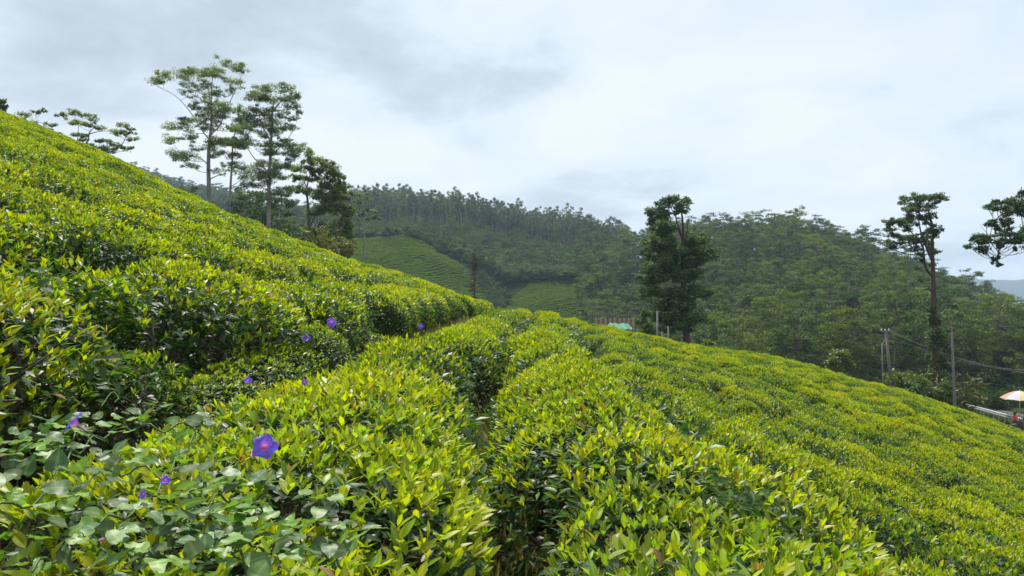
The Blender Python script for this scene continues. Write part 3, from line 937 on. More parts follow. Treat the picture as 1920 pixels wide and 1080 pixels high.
hero('gum_tree', 'dense layered gum tree just beside the tallest one on the crest', 'tree', 100, *E1, (692, 950),
     [(692, 950), (695, 800), (697, 650), (702, 500), (705, 400), (715, 300), (730, 240)],
     [[(697, 640), (620, 560), (570, 470)], [(700, 560), (780, 480), (840, 410)], [(703, 480), (650, 380), (620, 290)], [(698, 700), (770, 620), (850, 540)], [(714, 320), (760, 250), (810, 215)]],
     [(620, 190, 40, 16), (690, 190, 60, 16), (770, 200, 60, 18), (820, 230, 30, 22), (640, 235, 60, 22), (730, 245, 70, 24), (800, 280, 50, 22), (855, 305, 22, 18), (600, 290, 45, 22), (660, 300, 50, 18), (720, 330, 50, 26), (800, 345, 30, 16),
      (640, 350, 50, 26), (560, 350, 40, 26), (700, 400, 70, 30), (820, 405, 40, 13), (600, 420, 50, 18), (700, 440, 50, 26), (790, 465, 30, 13), (845, 500, 50, 22), (690, 490, 80, 20), (580, 490, 60, 22), (760, 530, 70, 24), (840, 550, 45, 26),
      (700, 590, 70, 26), (780, 600, 50, 26), (620, 620, 60, 26), (560, 640, 50, 22), (720, 660, 70, 26), (640, 690, 70, 34), (760, 740, 70, 30), (600, 760, 70, 30)],
     0.3, M_EUC, M_GUMBARK, seed=2, tone=(0.45, 0.2), leaf=0.17, per=62, cs=1.08, sat=4)
hero('gum_tree', 'slender gum tree squeezed between the two tall gums on the crest', 'tree', 112, *E1, (482, 880),
     [(482, 880), (490, 700), (497, 570), (500, 480), (515, 430), (550, 360)], [[(497, 570), (530, 500), (560, 440)], [(490, 720), (530, 690), (560, 670)]],
     [(540, 480, 45, 18), (495, 550, 38, 20), (520, 590, 40, 16), (470, 600, 30, 13), (560, 430, 30, 16), (540, 310, 30, 18), (580, 380, 35, 18), (500, 470, 60, 26), (520, 400, 26, 16), (450, 470, 40, 16), (530, 350, 30, 18)],
     0.2, M_EUC, M_GUMBARK, seed=3, leaf=0.17, per=62, cs=1.08, sat=4)
hero('broad_tree', 'bushy dark tree with hanging clumps at the lower end of the crest', 'tree', 76, (520, 260), 4.5, (275, 900),
     [(275, 900), (265, 720), (258, 600), (255, 480), (262, 380), (300, 230)], [[(268, 760), (310, 650), (345, 540), (390, 420), (420, 290)], [(262, 650), (400, 600), (560, 600)], [(258, 420), (200, 330), (170, 300)]],
     [(270, 110, 32, 18), (320, 150, 45, 24), (400, 205, 50, 30), (300, 205, 45, 28), (470, 270, 40, 40), (505, 335, 30, 36), (230, 260, 55, 28), (170, 310, 40, 28), (330, 250, 50, 28), (420, 300, 45, 38), (280, 330, 40, 34), (380, 370, 60, 36), (330, 430, 60, 42),
      (250, 440, 40, 34), (450, 400, 50, 44), (540, 430, 40, 44), (560, 500, 20, 28), (470, 470, 50, 36), (400, 480, 60, 36), (480, 570, 70, 28), (560, 600, 50, 32), (600, 640, 30, 42), (400, 590, 70, 28), (320, 610, 50, 28), (590, 690, 30, 22),
      (560, 750, 50, 38), (600, 800, 35, 46), (540, 830, 60, 56), (600, 900, 40, 56), (570, 960, 60, 40), (480, 800, 60, 56), (350, 780, 50, 38), (420, 880, 70, 60), (330, 880, 60, 50), (500, 930, 60, 60)],
     0.2, M_EUC, M_BARK, seed=4, leaf=0.17, per=120, droop=0.6, tone=(0.5, 0.25), cs=1.4)
E5 = ((0, 170), 6.857)
hero('gum_tree', 'spreading flat-topped gum tree half hidden behind the tea slope', 'tree', 96, *E5, (1000, 1150),
     [(1000, 1150), (1000, 900), (1060, 760), (1140, 640), (1150, 540), (1200, 470)], [[(1000, 880), (940, 700), (940, 600), (925, 420), (910, 320)], [(1030, 820), (1300, 760), (1480, 690), (1540, 580), (1540, 450)], [(1150, 560), (1300, 520), (1480, 520)], [(1040, 790), (1400, 800), (1600, 740), (1700, 570)], [(940, 620), (800, 560), (640, 430)]],
     [(680, 310, 40, 20), (770, 300, 60, 32), (690, 370, 40, 20), (800, 350, 60, 24), (910, 270, 70, 34), (1040, 290, 80, 34), (1130, 350, 50, 30), (1060, 440, 80, 34), (1150, 430, 90, 30), (1280, 460, 80, 28), (1380, 490, 90, 32), (1480, 510, 80, 36), (1560, 560, 70, 28), (1630, 575, 40, 12),
      (1540, 430, 80, 24), (1620, 460, 40, 16), (1715, 560, 40, 16), (620, 415, 100, 20), (520, 430, 70, 16), (780, 470, 50, 24), (710, 530, 60, 20), (790, 560, 50, 16), (880, 520, 70, 18), (970, 545, 70, 20), (1040, 610, 50, 18), (1150, 600, 50, 16), (1280, 660, 70, 18), (1400, 650, 60, 24),
      (1480, 700, 80, 24), (1590, 735, 70, 18), (1690, 750, 50, 18), (1330, 740, 100, 34), (1120, 700, 80, 34), (1400, 790, 90, 34)],
     0.2, M_EUC, M_GUMBARK, seed=5, leaf=0.2, per=80, sat=3)
hero('broad_tree', 'dark tree crown just peeping over the top of the steep bank', 'tree', 92, *E5, (-60, 500),
     [(-60, 500), (-60, 300), (-50, 150)], [[(-60, 350), (0, 220), (40, 190)]], [(-60, 120, 60, 50), (0, 150, 40, 36), (25, 200, 40, 28), (60, 215, 25, 18), (-100, 200, 60, 50), (-40, 230, 60, 40), (-140, 140, 60, 60)],
     0.18, M_DARKLEAF, M_BARK, seed=6, leaf=0.28, tone=(0.35, 0.15))
E3 = ((1180, 350), 3.484)
hero('tall_conifer', 'tall dark conifer-like tree with reddish trunk and a bare gap below its top', 'tree', 76, *E3, (372, 1030),
     [(372, 1030), (370, 900), (360, 700), (352, 500), (348, 350), (345, 250), (340, 130)], [[(348, 350), (320, 250), (300, 180), (260, 110)], [(350, 480), (420, 420), (470, 330)], [(360, 720), (440, 600), (460, 470)], [(358, 640), (250, 560), (160, 400)], [(352, 420), (370, 300), (375, 200)], [(349, 360), (330, 280), (325, 180)]],
     [(240, 110, 40, 22), (300, 90, 40, 18), (345, 110, 40, 26), (330, 150, 40, 20), (200, 150, 40, 32), (175, 190, 35, 28), (165, 230, 30, 18), (230, 205, 26, 12), (215, 270, 50, 28), (190, 310, 50, 28), (240, 310, 30, 28), (140, 380, 60, 32), (200, 370, 60, 36), (110, 430, 30, 22), (270, 400, 50, 36),
      (440, 310, 50, 28), (460, 360, 60, 28), (420, 400, 60, 32), (500, 430, 60, 28), (540, 430, 20, 18), (460, 470, 60, 24), (330, 430, 50, 32), (250, 460, 70, 28), (180, 470, 60, 36), (120, 545, 45, 24), (220, 540, 60, 32), (300, 520, 50, 28), (400, 510, 40, 28), (440, 580, 40, 24), (180, 610, 80, 32),
      (270, 590, 60, 32), (160, 680, 50, 32), (230, 690, 60, 32), (340, 700, 60, 32), (430, 690, 70, 28), (520, 690, 40, 24), (200, 770, 70, 32), (290, 770, 60, 36), (380, 760, 50, 36), (260, 850, 60, 36), (350, 850, 60, 36), (410, 870, 50, 36), (300, 910, 70, 28), (400, 600, 30, 28), (200, 860, 40, 24), (230, 930, 40, 18)],
     0.36, M_DARKLEAF, M_REDBARK, seed=7, leaf=0.24, per=150, droop=0.1, tone=(0.5, 0.27), lr=0.3, cs=1.3)


def ivy(root, up, loc, rg):
    mi = MB(); C, Rr = [], []
    for (cx_, cy_, rx_, ry_) in [(540, 1290, 32, 40), (560, 1400, 46, 60), (552, 1500, 40, 60), (570, 1620, 36, 60), (590, 1780, 56, 60), (580, 1880, 56, 50), (528, 1180, 22, 25), (600, 1700, 40, 40)]:
        c0 = up(loc((cx_, cy_))); mpp = 70 / F / 4.911
        C.append(c0); Rr.append(np.array([rx_ * mpp * 2.0, rx_ * mpp * 2.0, ry_ * mpp]))
    puffs(mi, C, Rr, 1100, 0.2, rg, 0.3, (0.6, 0.25), width=0.42, sub=12)
    o = link('ivy', mi.mesh('ivy', M_DARKLEAF), root); o['label'] = 'dark green ivy climbing the lower trunk'


E4 = ((1640, 340), 4.911)
hero('tall_tree', 'tall bare-trunked tree with lopsided flat crown and ivy on its reddish trunk', 'tree', 70, *E4, (575, 1960),
     [(575, 1960), (560, 1500), (550, 1200), (545, 1000), (535, 850), (530, 700), (535, 560), (545, 430)],
     [[(535, 860), (470, 810), (440, 700), (430, 620), (380, 540), (300, 470), (250, 390)], [(530, 700), (505, 600), (485, 480), (490, 350), (480, 220)], [(440, 720), (452, 600), (450, 470)], [(560, 900), (575, 700), (580, 480)], [(490, 350), (540, 260), (630, 170)], [(485, 400), (400, 300), (300, 210)], [(543, 1010), (490, 990), (430, 1000)]],
     [(410, 120, 35, 16), (370, 150, 60, 20), (470, 140, 60, 22), (560, 150, 60, 22), (640, 150, 35, 16), (590, 185, 40, 16), (300, 185, 35, 18), (350, 210, 50, 22), (450, 215, 50, 22), (545, 225, 40, 18), (240, 270, 40, 18), (290, 260, 40, 18), (400, 260, 50, 18), (330, 310, 40, 20), (460, 330, 60, 22), (520, 310, 35, 22),
      (380, 330, 40, 13), (180, 370, 50, 22), (110, 385, 35, 22), (230, 380, 50, 26), (300, 365, 35, 16), (210, 410, 40, 18), (150, 440, 40, 18), (250, 460, 30, 16), (130, 500, 40, 24), (160, 590, 60, 32), (400, 385, 30, 10), (430, 395, 25, 10), (270, 530, 40, 22), (330, 540, 50, 22), (380, 570, 40, 18), (380, 620, 40, 18),
      (300, 510, 50, 10), (400, 670, 35, 10), (540, 460, 35, 36), (520, 500, 30, 36), (560, 560, 25, 36), (570, 620, 30, 26), (570, 655, 25, 13), (430, 490, 40, 10), (440, 460, 25, 13), (440, 710, 20, 22), (440, 790, 25, 18), (500, 910, 20, 10), (570, 770, 20, 13)],
     0.36, M_DARKLEAF, M_REDBARK, seed=8, leaf=0.16, per=130, droop=0.15, tone=(0.5, 0.2), extra=ivy, lr=0.36, cs=1.25)
hero('tall_tree', 'large tree beyond the road reaching dark leafy branches in at the picture edge', 'tree', 60, *E4, (1950, 2300),
     [(1950, 2300), (1940, 1600), (1930, 1000), (1910, 500), (1900, 100), (1880, -200)],
     [[(1915, 620), (1600, 500), (1300, 530), (1000, 580)], [(1905, 450), (1500, 300), (1200, 290), (1060, 380)], [(1900, 300), (1600, 180), (1400, 120)], [(1910, 500), (2200, 300), (2500, 250)], [(1500, 505), (1250, 560), (1150, 720)]],
     [(1350, 100, 50, 36), (1330, 150, 40, 26), (1290, 195, 60, 22), (1200, 200, 50, 28), (1120, 200, 50, 26), (1080, 230, 50, 22), (1050, 260, 30, 13), (1150, 250, 70, 22), (1260, 250, 70, 26), (1350, 250, 50, 36), (1340, 300, 50, 22), (1230, 310, 50, 18), (1180, 370, 60, 22), (1100, 370, 40, 18), (1060, 400, 40, 18), (1000, 395, 25, 10),
      (1120, 430, 30, 22), (1210, 390, 50, 22), (1300, 430, 30, 13), (1250, 470, 60, 26), (1330, 500, 60, 36), (1180, 490, 60, 22), (1100, 500, 60, 18), (1000, 490, 40, 22), (960, 525, 30, 20), (1010, 550, 50, 26), (1080, 555, 50, 26), (1150, 555, 60, 22), (1240, 545, 60, 26), (1320, 560, 50, 26), (930, 590, 40, 20), (1060, 610, 40, 26),
      (1080, 640, 25, 16), (1000, 605, 20, 13), (1150, 600, 15, 13), (1190, 590, 15, 13), (1325, 610, 10, 20), (1150, 720, 25, 26), (1125, 760, 15, 18), (1160, 700, 12, 18),
      (1450, 200, 90, 60), (1500, 450, 90, 60), (1650, 100, 120, 80), (1700, 350, 120, 80), (1900, -100, 160, 100), (2100, 100, 160, 90), (2250, 300, 140, 80), (1900, 150, 160, 90), (1480, 600, 60, 30)],
     0.42, M_DARKLEAF, M_BARK, seed=9, leaf=0.15, per=120, droop=0.3, tone=(0.45, 0.2), lr=0.30, cs=1.0, sat=3, depth=.12)
hero('bare_tree', 'thin sparse pale-trunked tree standing before the far tea field', 'tree', 128, (520, 260), 4.5, (730, 1100),
     [(730, 1100), (730, 900), (730, 760), (725, 640), (722, 500)], [[(732, 780), (770, 690), (800, 620)], [(727, 640), (760, 560), (780, 500)]],
     [(720, 470, 50, 20), (760, 510, 50, 18), (690, 540, 40, 16), (800, 600, 40, 14), (740, 590, 40, 16), (700, 640, 30, 14), (790, 680, 40, 14), (830, 660, 30, 10)],
     0.17, M_EUC, M_GUMBARK, seed=10, leaf=0.3, per=34, tone=(0.35, 0.15))

# dried-out conifer: a pole with short drooping brown branchlets
Dd = 92
wx, wz = (889 - CX) / F * Dd, 0
gzd = float(ground(np.array([wx]), np.array([Dd]))[0])
root = tag(link('dead_conifer', None, None, (wx, Dd, gzd)), 'dried red-brown conifer standing alone beyond the tea crest', 'tree')
ztop = (HY - 464) / F * Dd - gzd
m = MB(); tube(m, [(0, 0, -.2), (0.05, 0, ztop * .5), (0, 0, ztop)], [0.22, 0.14, 0.02], 7); link('trunk', m.mesh('trunk', M_DEAD), root)
m = MB(); rg = np.random.default_rng(3)
ml = MB()
for k in range(230):
    f = rg.uniform(0.12, 0.99); az = rg.uniform(0, 6.28); ln = (1.25 * (1 - f) ** 0.8 + 0.22) * rg.uniform(.5, 1.1)
    p0 = np.array([0, 0, f * ztop]); e = p0 + np.array([math.cos(az) * ln, math.sin(az) * ln, -0.18 * ln + rg.uniform(-.1, .15)])
    c = curve(p0, e, 0.08, 5); tube(m, c, np.linspace(0.03, 0.008, 5), 3)
    n = 10; t_ = rg.uniform(.25, 1, n)[:, None]
    P = p0 * (1 - t_) + e * t_ + rg.normal(size=(n, 3)) * .03
    leaves(ml, P, rdir(n) * .7 + np.array([0, 0, -.5]), rdir(n), rg.uniform(.12, .3, n), .035, np.array([[.5, .5, .5]]), 'lo')
link('branches', m.mesh('branches', M_DEAD), root); link('dry_foliage', ml.mesh('dry_foliage', M_DEAD), root)


# forest tree kinds
def forest_tree(seed, H=18.0, crown_w=9.0, crown_from=0.45, nclump=16, leaf=0.34, per=150, mat=0, tone=(0.45, 0.16), flat=0.42, trunk_r=0.22, bark=None):
    rg = np.random.default_rng(seed)
    m = MB()
    ts = spline([(0, 0, -1.5), (rg.normal() * .3, rg.normal() * .3, H * .35), (rg.normal() * .6, rg.normal() * .6, H * .65), (rg.normal() * .6, rg.normal() * .6, H * .92)], 10)
    tube(m, ts, np.linspace(trunk_r, trunk_r * .25, 10), 5, mat=1)
    C, Rr = [], []
    for k in range(nclump):
        f = crown_from + (1 - crown_from) * (k + rg.random()) / nclump
        rel = (f - crown_from) / (1 - crown_from)
        wv = crown_w / 2 * (0.55 + 0.75 * math.sin(math.pi * (0.18 + 0.72 * rel))) * 0.72
        az = rg.uniform(0, 6.28); q = rg.uniform(.25, 1.0) ** .6
        rx = crown_w * rg.uniform(.13, .22)
        C.append(np.array([math.cos(az) * wv * q, math.sin(az) * wv * q, f * H - 0.06 * H * q]))
        Rr.append(np.array([rx, rx, rx * flat]))
        b = ts[min(9, max(2, int((f - .12) * 10)))]
        tube(m, curve(b, C[-1], -.3, 4), np.linspace(trunk_r * .4, .03, 4), 3, mat=1)
    for c, r in zip(C, Rr):
        puffs(m, [c], [r], per, leaf, rg, .25, tone, sub=5, width=0.34)
    return m.mesh('forest_tree', [M_FOREST, bark or M_FBARK])


FT = [forest_tree(40 + k, H=h, crown_w=wd, crown_from=cf, nclump=n, per=210) for k, (h, wd, cf, n) in enumerate(
    [(17, 9.5, .35, 22), (19, 9, .45, 20), (15, 10, .3, 24), (18, 8, .5, 17), (21, 10, .45, 22), (16, 8, .4, 18)])]
RT = [forest_tree(60 + k, H=h, crown_w=wd, crown_from=cf, nclump=n, per=90, leaf=.42, tone=(.3, .14), trunk_r=.28, bark=M_GUMBARK, flat=.75) for k, (h, wd, cf, n) in enumerate(
    [(20, 5.6, .5, 13), (22, 6, .55, 12), (18, 5.4, .5, 12), (21, 6.6, .58, 12)])]
SK = [forest_tree(80 + k, H=h, crown_w=wd, crown_from=cf, nclump=n, per=150, leaf=.34, tone=(.4, .16), flat=.34) for k, (h, wd, cf, n) in enumerate(
    [(19, 9, .55, 13), (21, 10, .6, 13), (18, 8, .5, 14)])]
BT = [forest_tree(95 + k, H=h, crown_w=wd, crown_from=cf, nclump=n, per=110, leaf=.5, tone=(.22, .12), flat=.5) for k, (h, wd, cf, n) in enumerate(
    [(12, 9, .08, 24), (14, 8, .12, 22), (11, 10, .05, 24)])]
LT = []
for m_ in (FT[0], FT[2], FT[4]):
    c_ = m_.copy(); c_.materials[0] = M_LIMETREE; LT.append(c_)
SHR = []
for k in range(4):
    rg = np.random.default_rng(700 + k); m = MB()
    C = [np.array([rg.normal() * .9, rg.normal() * .9, rg.uniform(.5, 2.0)]) for _ in range(9)]
    puffs(m, C, [np.array([.9, .9, .7]) * rg.uniform(.7, 1.2) for _ in C], 110, .3, rg, .1, (.33, .15), sub=4, width=.36)
    for c in C[:5]: tube(m, curve((0, 0, -.4), c, 0, 4), np.linspace(.07, .02, 4), 3, mat=1)
    SHR.append(m.mesh('shrub', [M_FOREST, M_BARK]))

rg = np.random.default_rng(77)


def pxu(px): return (px - CX) / F


trees = []       # (x, y, kind list, index, zone)


def sow(n, pxa, pxb, da, db, test, kinds, zone_, minsep):
    got = []
    grid = {}
    tries = 0
    while len(got) < n and tries < n * 40:
        tries += 1
        D = math.sqrt(rg.uniform(da * da, db * db)); px = rg.uniform(pxa, pxb)
        x = pxu(px) * D
        if not test(px, D, x): continue
        key = (int(x // minsep), int(D // minsep))
        if any((x - a) ** 2 + (D - b) ** 2 < minsep ** 2 for i_ in (-1, 0, 1) for j_ in (-1, 0, 1) for a, b in grid.get((key[0] + i_, key[1] + j_), ())): continue
        grid.setdefault(key, []).append((x, D)); got.append((x, D))
    for x, D in got:
        trees.append((x, D, kinds, rg.integers(len(kinds)), zone_))


def clear_of(px, D):
    return True


def right_ok(px, D, x):
    s, n = road_coords(x, D)
    if n < 22 and D < 110: return False
    lo = np.interp(px, [1090, 1130, 1180, 1300, 1700, 2200], [250, 190, 130, 112, 112, 120])
    return D > lo


sow(720, 1085, 2150, 100, 345, right_ok, FT, 'right', 6.2)
sow(120, 1230, 1800, 296, 335, lambda px, D, x: True, SK, 'skyline', 5.0)
sow(620, 625, 1175, 390, 450, lambda px, D, x: D > np.interp(px, [620, 900, 1000, 1175], [392, 400, 402, 395]), RT, 'ridge', 2.8)
sow(120, 640, 900, 312, 385, lambda px, D, x: rg.random() < .9, FT[3:], 'ridgelow', 5.5)
sow(75, 860, 1160, 345, 400, lambda px, D, x: True, FT[3:], 'ridgelow', 8)
sow(650, -200, 640, 420, 760, lambda px, D, x: True, BT, 'mountain', 8)
sow(9, 1785, 2000, 98, 128, right_ok, LT, 'lime', 7)
sow(6, 1400, 1580, 112, 136, right_ok, LT, 'lime', 6)
sow(8, 1230, 1750, 130, 200, right_ok, LT, 'lime', 12)
sow(70, 330, 625, 106, 185, lambda px, D, x: D > 104, BT + FT[2:4], 'crest', 5)
sow(220, 150, 650, 210, 420, lambda px, D, x: True, BT + FT[2:4], 'mountain', 8)
sow(36, 560, 900, 118, 190, lambda px, D, x: False, FT, 'valley', 6)
print('trees', len(trees))
TX = np.array([t_[0] for t_ in trees]); TY = np.array([t_[1] for t_ in trees]); TZ = ground(TX, TY)
SCALE = {'right': (.68, 1.1), 'skyline': (.75, 1.1), 'ridge': (.62, 1.08), 'ridgelow': (.35, .55), 'mountain': (.7, 1.0), 'crest': (.75, 1.1), 'valley': (.4, .6), 'lime': (.72, 1.0)}
tsc = np.array([rg.uniform(*SCALE[t_[4]]) for t_ in trees])
tsc *= np.array([.58 if t_[4] == 'crest' and t_[0] / t_[1] < pxu(440) else 1.0 for t_ in trees])
# low trees at the gully and lower on slopes
order = sorted(range(len(trees)), key=lambda k: (trees[k][1] / tsc[k]) * (1 if -0.02 + pxu(0) < TX[k] / TY[k] < pxu(1925) else 4) * (3 if trees[k][4] == 'mountain' else .2 if trees[k][4] == 'lime' else 3.2 if trees[k][4] == 'crest' else 1))
lab_t = {
    'right': ('round-crowned forest tree on the wooded hillside behind the poles', 'trees of the wooded hillside'),
    'skyline': ('open-crowned gum tree along the skyline of the wooded hillside', 'trees on the skyline of the wooded hillside'),
    'ridge': ('slim tall gum tree on the far ridge above the distant tea field', 'slim trees of the far ridge'),
    'ridgelow': ('small tree on the scrubby strip below the far ridge', 'small trees below the far ridge'),
    'mountain': ('distant dark tree on the mountainside behind the gum trees', 'trees on the dark mountainside'),
    'crest': ('small dark green tree crowding beneath the tall gums on the crest', 'small trees beneath the tall gums'),
    'lime': ('pale yellow-green tree standing out along the foot of the wooded hill', 'yellow-green trees of the wooded hill'),
    'valley': ('small tree in the valley beyond the tea crest', 'small trees in the valley')}
rest_t = order[300:]
ANCH = [(1085, 1200, 'behind the half-built brick wall'), (1200, 1350, 'behind the tall dark conifer'), (1350, 1520, 'right of the tall dark conifer'), (1520, 1640, 'above the bright crest bush'),
        (1640, 1715, 'behind the leaning pole'), (1715, 1780, 'behind the ivy-clad tall tree'), (1780, 1870, 'right of the concrete pole'), (1870, 2300, 'above the roadside parasol')]


ADJ = ['round-crowned', 'tall round-crowned', 'low spreading', 'slim', 'tall broad', 'small']


def tree_label(zn, x, y, ki):
    px = CX + F * x / y
    an = next((a_[2] for a_ in ANCH if a_[0] <= px < a_[1]), 'behind the half-built brick wall')
    if zn == 'lime': return 'pale yellow-green tree low on the wooded hill, ' + an
    if zn == 'crest':
        return 'small dark tree in the thicket ' + ('left of the tallest gum' if px < 395 else 'between the two tall gums' if px < 505 else 'between the layered gum and the bushy tree' if px < 575 else 'behind the bushy tree at the crest end')
    if zn not in ('right', 'skyline'): return lab_t[zn][0]
    h_ = 'lowest on' if y < 135 else 'low on' if y < 175 else 'midway up' if y < 235 else 'high on'
    return '%s gum tree %s the wooded hill, %s' % (ADJ[ki] if zn == 'right' else 'open-topped', h_, an)


for k in order[:300]:
    x, y, kinds, ki, zn = trees[k]
    o = link('forest_tree', kinds[ki], None, (x, y, TZ[k] - .3), (0, 0, rg.uniform(0, 6.28)), (tsc[k] * rg.uniform(.85, 1.15), tsc[k] * rg.uniform(.85, 1.15), tsc[k]))
    tag(o, tree_label(zn, x, y, int(ki)), 'tree', lab_t[zn][1])
allk = FT + RT + SK + BT + LT
P_ = [(TX[k], TY[k], TZ[k] - .3) for k in rest_t]
scatter('forest', P_, [(0, 0, rg.uniform(0, 6.28)) for _ in rest_t], [(tsc[k],) * 3 for k in rest_t], [allk.index(trees[k][2][trees[k][3]]) for k in rest_t], allk, 'mixed forest of gum trees covering the hills beyond the tea', None)

# scrub: undergrowth on the slopes, hedge band above the far tea field
P_, S_ = [], []
for _ in range(6400):
    q = rg.random()
    if q < .45: px, D = rg.uniform(1090, 2100), math.sqrt(rg.uniform(95 ** 2, 330 ** 2)); s0 = (.8, 1.8)
    elif q < .62: px, D = rg.uniform(640, 1130), rg.uniform(300, 405); s0 = (1.0, 2.2)
    elif q < .73: px, D = rg.uniform(200, 660), rg.uniform(85, 420); s0 = (.8, 1.7)
    elif q < .78: px, D = rg.uniform(600, 1180), rg.uniform(405, 520); s0 = (1.2, 2.6)
    elif q < .84: D = rg.uniform(243, 305); px = 908 + (300 - D) * .5 + rg.normal() * 14; s0 = (.5, .9)
    else: px, D = rg.uniform(880, 1115), rg.uniform(298, 312); s0 = (1.2, 2.0)
    x = pxu(px) * D
    if tea_field_mask(np.array([x]), np.array([D]))[0]: continue
    s, n = road_coords(x, D)
    if n < 16 and D < 110 and px > 1500: continue
    P_.append((x, D)); S_.append((rg.uniform(*s0),) * 3)
P_ = np.array(P_); Z_ = ground(P_[:, 0], P_[:, 1])
scatter('undergrowth', np.column_stack([P_, Z_ - .2]), [(0, 0, rg.uniform(0, 6.28)) for _ in P_], S_, rg.integers(0, 4, len(P_)), SHR, 'dark scrub and undergrowth between the trees', None)

# far tea fields in contour rows
TB = []
for k in range(3):
    m = MB(); r2 = np.random.default_rng(800 + k)
    n = 170
    q = np.stack([r2.uniform(-1, 1, n), r2.uniform(-1, 1, n), np.zeros(n)], 1)
    q[:, 2] = .75 - .45 * np.abs(q[:, 1]) ** 3 + r2.normal(0, .03, n) - .5 * (r2.random(n) < .25) * np.abs(q[:, 1])
    Pq = q * np.array([.95, .78, 1.0])
    az = r2.uniform(0, 6.28, n)
    leaves(m, Pq, np.stack([np.cos(az), np.sin(az), r2.normal(.15, .3, n)], 1), unit(np.array([0, 0, 1.0]) + .25 * r2.normal(size=(n, 3))), .36, .13, np.stack([np.clip(r2.normal(.50, .08, n), 0, 1), r2.random(n), r2.random(n)], 1), 'lo')
    TB.append(m.mesh('far_tea', M_TEA_MID))
P_ = []
for D in np.arange(206, 306, 2.0):
    for px in np.arange(600, 1105, 1.3 * F / D):
        d2 = D + rg.normal() * .12 + 1.6 * math.sin(px * .013)
        x = pxu(px) * d2 + rg.normal() * .15
        if rg.random() < .04: continue
        P_.append((x, d2))
P_ = np.array(P_); P_ = P_[tea_field_mask(P_[:, 0], P_[:, 1])]
Z_ = ground(P_[:, 0], P_[:, 1])
scatter('far_tea_rows', np.column_stack([P_, Z_]), [(0, 0, rg.uniform(-.05, .05) + (math.pi if rg.random() < .5 else 0)) for _ in P_], [(1, rg.uniform(.9, 1.1), rg.uniform(.9, 1.1)) for _ in P_], rg.integers(0, 3, len(P_)), TB,
        'contour rows of tea on the hillside across the valley', None)
print('far tea', len(P_))


# shrubs near the road and crest
def shrub(name, label, px, py_top, py_bot, wpx, Dm, mat, seed, leaf=0.2, per=260, tone=(.55, .18), n=14):
    rg2 = np.random.default_rng(seed)
    wx_ = pxu(px) * Dm; gz_ = float(ground(np.array([wx_]), np.array([Dm]))[0])
    H = (HY - py_top) / F * Dm - gz_; hb = max((HY - py_bot) / F * Dm - gz_, 0.1); Wd = wpx * Dm / F / 2
    root = tag(link(name, None, None, (wx_, Dm, gz_)), label, 'bush')
    C, Rr = [], []
    for _ in range(n):
        f = rg2.random(); az = rg2.uniform(0, 6.28); q = rg2.uniform(.1, .75) * math.sin(math.pi * (.25 + .6 * f)) * Wd
        C.append(np.array([math.cos(az) * q, math.sin(az) * q, hb * .5 + (H - hb * .5) * (.1 + .78 * f)])); rr = Wd * rg2.uniform(.28, .45)
        Rr.append(np.array([rr, rr, min(rr * .8, H * .2)]))
    m = MB(); puffs(m, C, Rr, per, leaf, rg2, .1, tone, sub=6, width=.4); link('foliage', m.mesh('foliage', mat), root)
    m = MB()
    for c in C[:8]: tube(m, curve((rg2.normal() * .06, rg2.normal() * .06, -.2), c, 0, 5), np.linspace(.05, .012, 5), 4)
    link('stems', m.mesh('stems', M_BARK), root)
    return root


shrub('leafy_bush', 'bright green leafy bush standing above the tea crest below the forest', 1575, 652, 700, 64, 62, M_LIME, 21)
shrub('leafy_bush', 'low spreading yellow-green bush behind the leaning utility pole', 1700, 694, 735, 84, 66, M_LIME, 22)
shrub('leafy_bush', 'small rounded dark bush on the tea edge before the low yellow-green bush', 1708, 718, 752, 44, 57, M_DARKLEAF, 23, leaf=.16)
shrub('leafy_bush', 'low dull green bush at the foot of the ivy-clad tree', 1765, 715, 745, 70, 66, M_LIME, 24, tone=(.25, .15))
shrub('leafy_bush', 'wispy lone shoot of leaves on the crest right of the conifer', 1328, 628, 650, 40, 43, M_LIME, 25, leaf=.14, n=9)
shrub('leafy_bush', 'olive bush at the left foot of the tall conifer', 1212, 570, 630, 60, 72, M_FOREST, 26, leaf=.2, tone=(.6, .2))
shrub('leafy_bush', 'dusky bush at the base of the bushy tree on the crest', 640, 440, 485, 60, 66, M_EUC, 27, leaf=.2, tone=(.3, .15))


def feather_plant(px, py_top, Dm, seed, label):
    r2 = np.random.default_rng(seed); wx_ = pxu(px) * Dm; gz_ = float(ground(np.array([wx_]), np.array([Dm]))[0])
    root = tag(link('tall_grass', None, None, (wx_, Dm, gz_)), label, 'grass clump')
    H = (HY - py_top) / F * Dm - gz_
    m = MB(); ml = MB()
    for k in range(60):
        az = r2.uniform(0, 6.28); ln = H * r2.uniform(.55, 1.05); sp = r2.uniform(.1, .55) * H
        c = curve((r2.normal() * .15, r2.normal() * .15, -.1), (math.cos(az) * sp, math.sin(az) * sp, ln), .12 * H, 7)
        tube(m, c, np.linspace(.014, .004, 7), 3, tone=(.6, r2.random(), 0))
        n = 9; tt_ = r2.uniform(.25, 1, n)
        P = np.stack([np.interp(tt_, np.linspace(0, 1, 7), c[:, a_]) for a_ in range(3)], 1)
        leaves(ml, P, unit(r2.normal(size=(n, 3)) + np.array([math.cos(az), math.sin(az), .2])), rdir(n), r2.uniform(.2, .45, n) * H / 2.5, .03 * H / 2.5, np.stack([np.clip(r2.normal(.55, .25, n), 0, 1), r2.random(n), r2.random(n)], 1), 'lo', .4)
    link('stems', m.mesh('stems', M_GRASS), root); link('blades', ml.mesh('blades', M_GRASS), root)


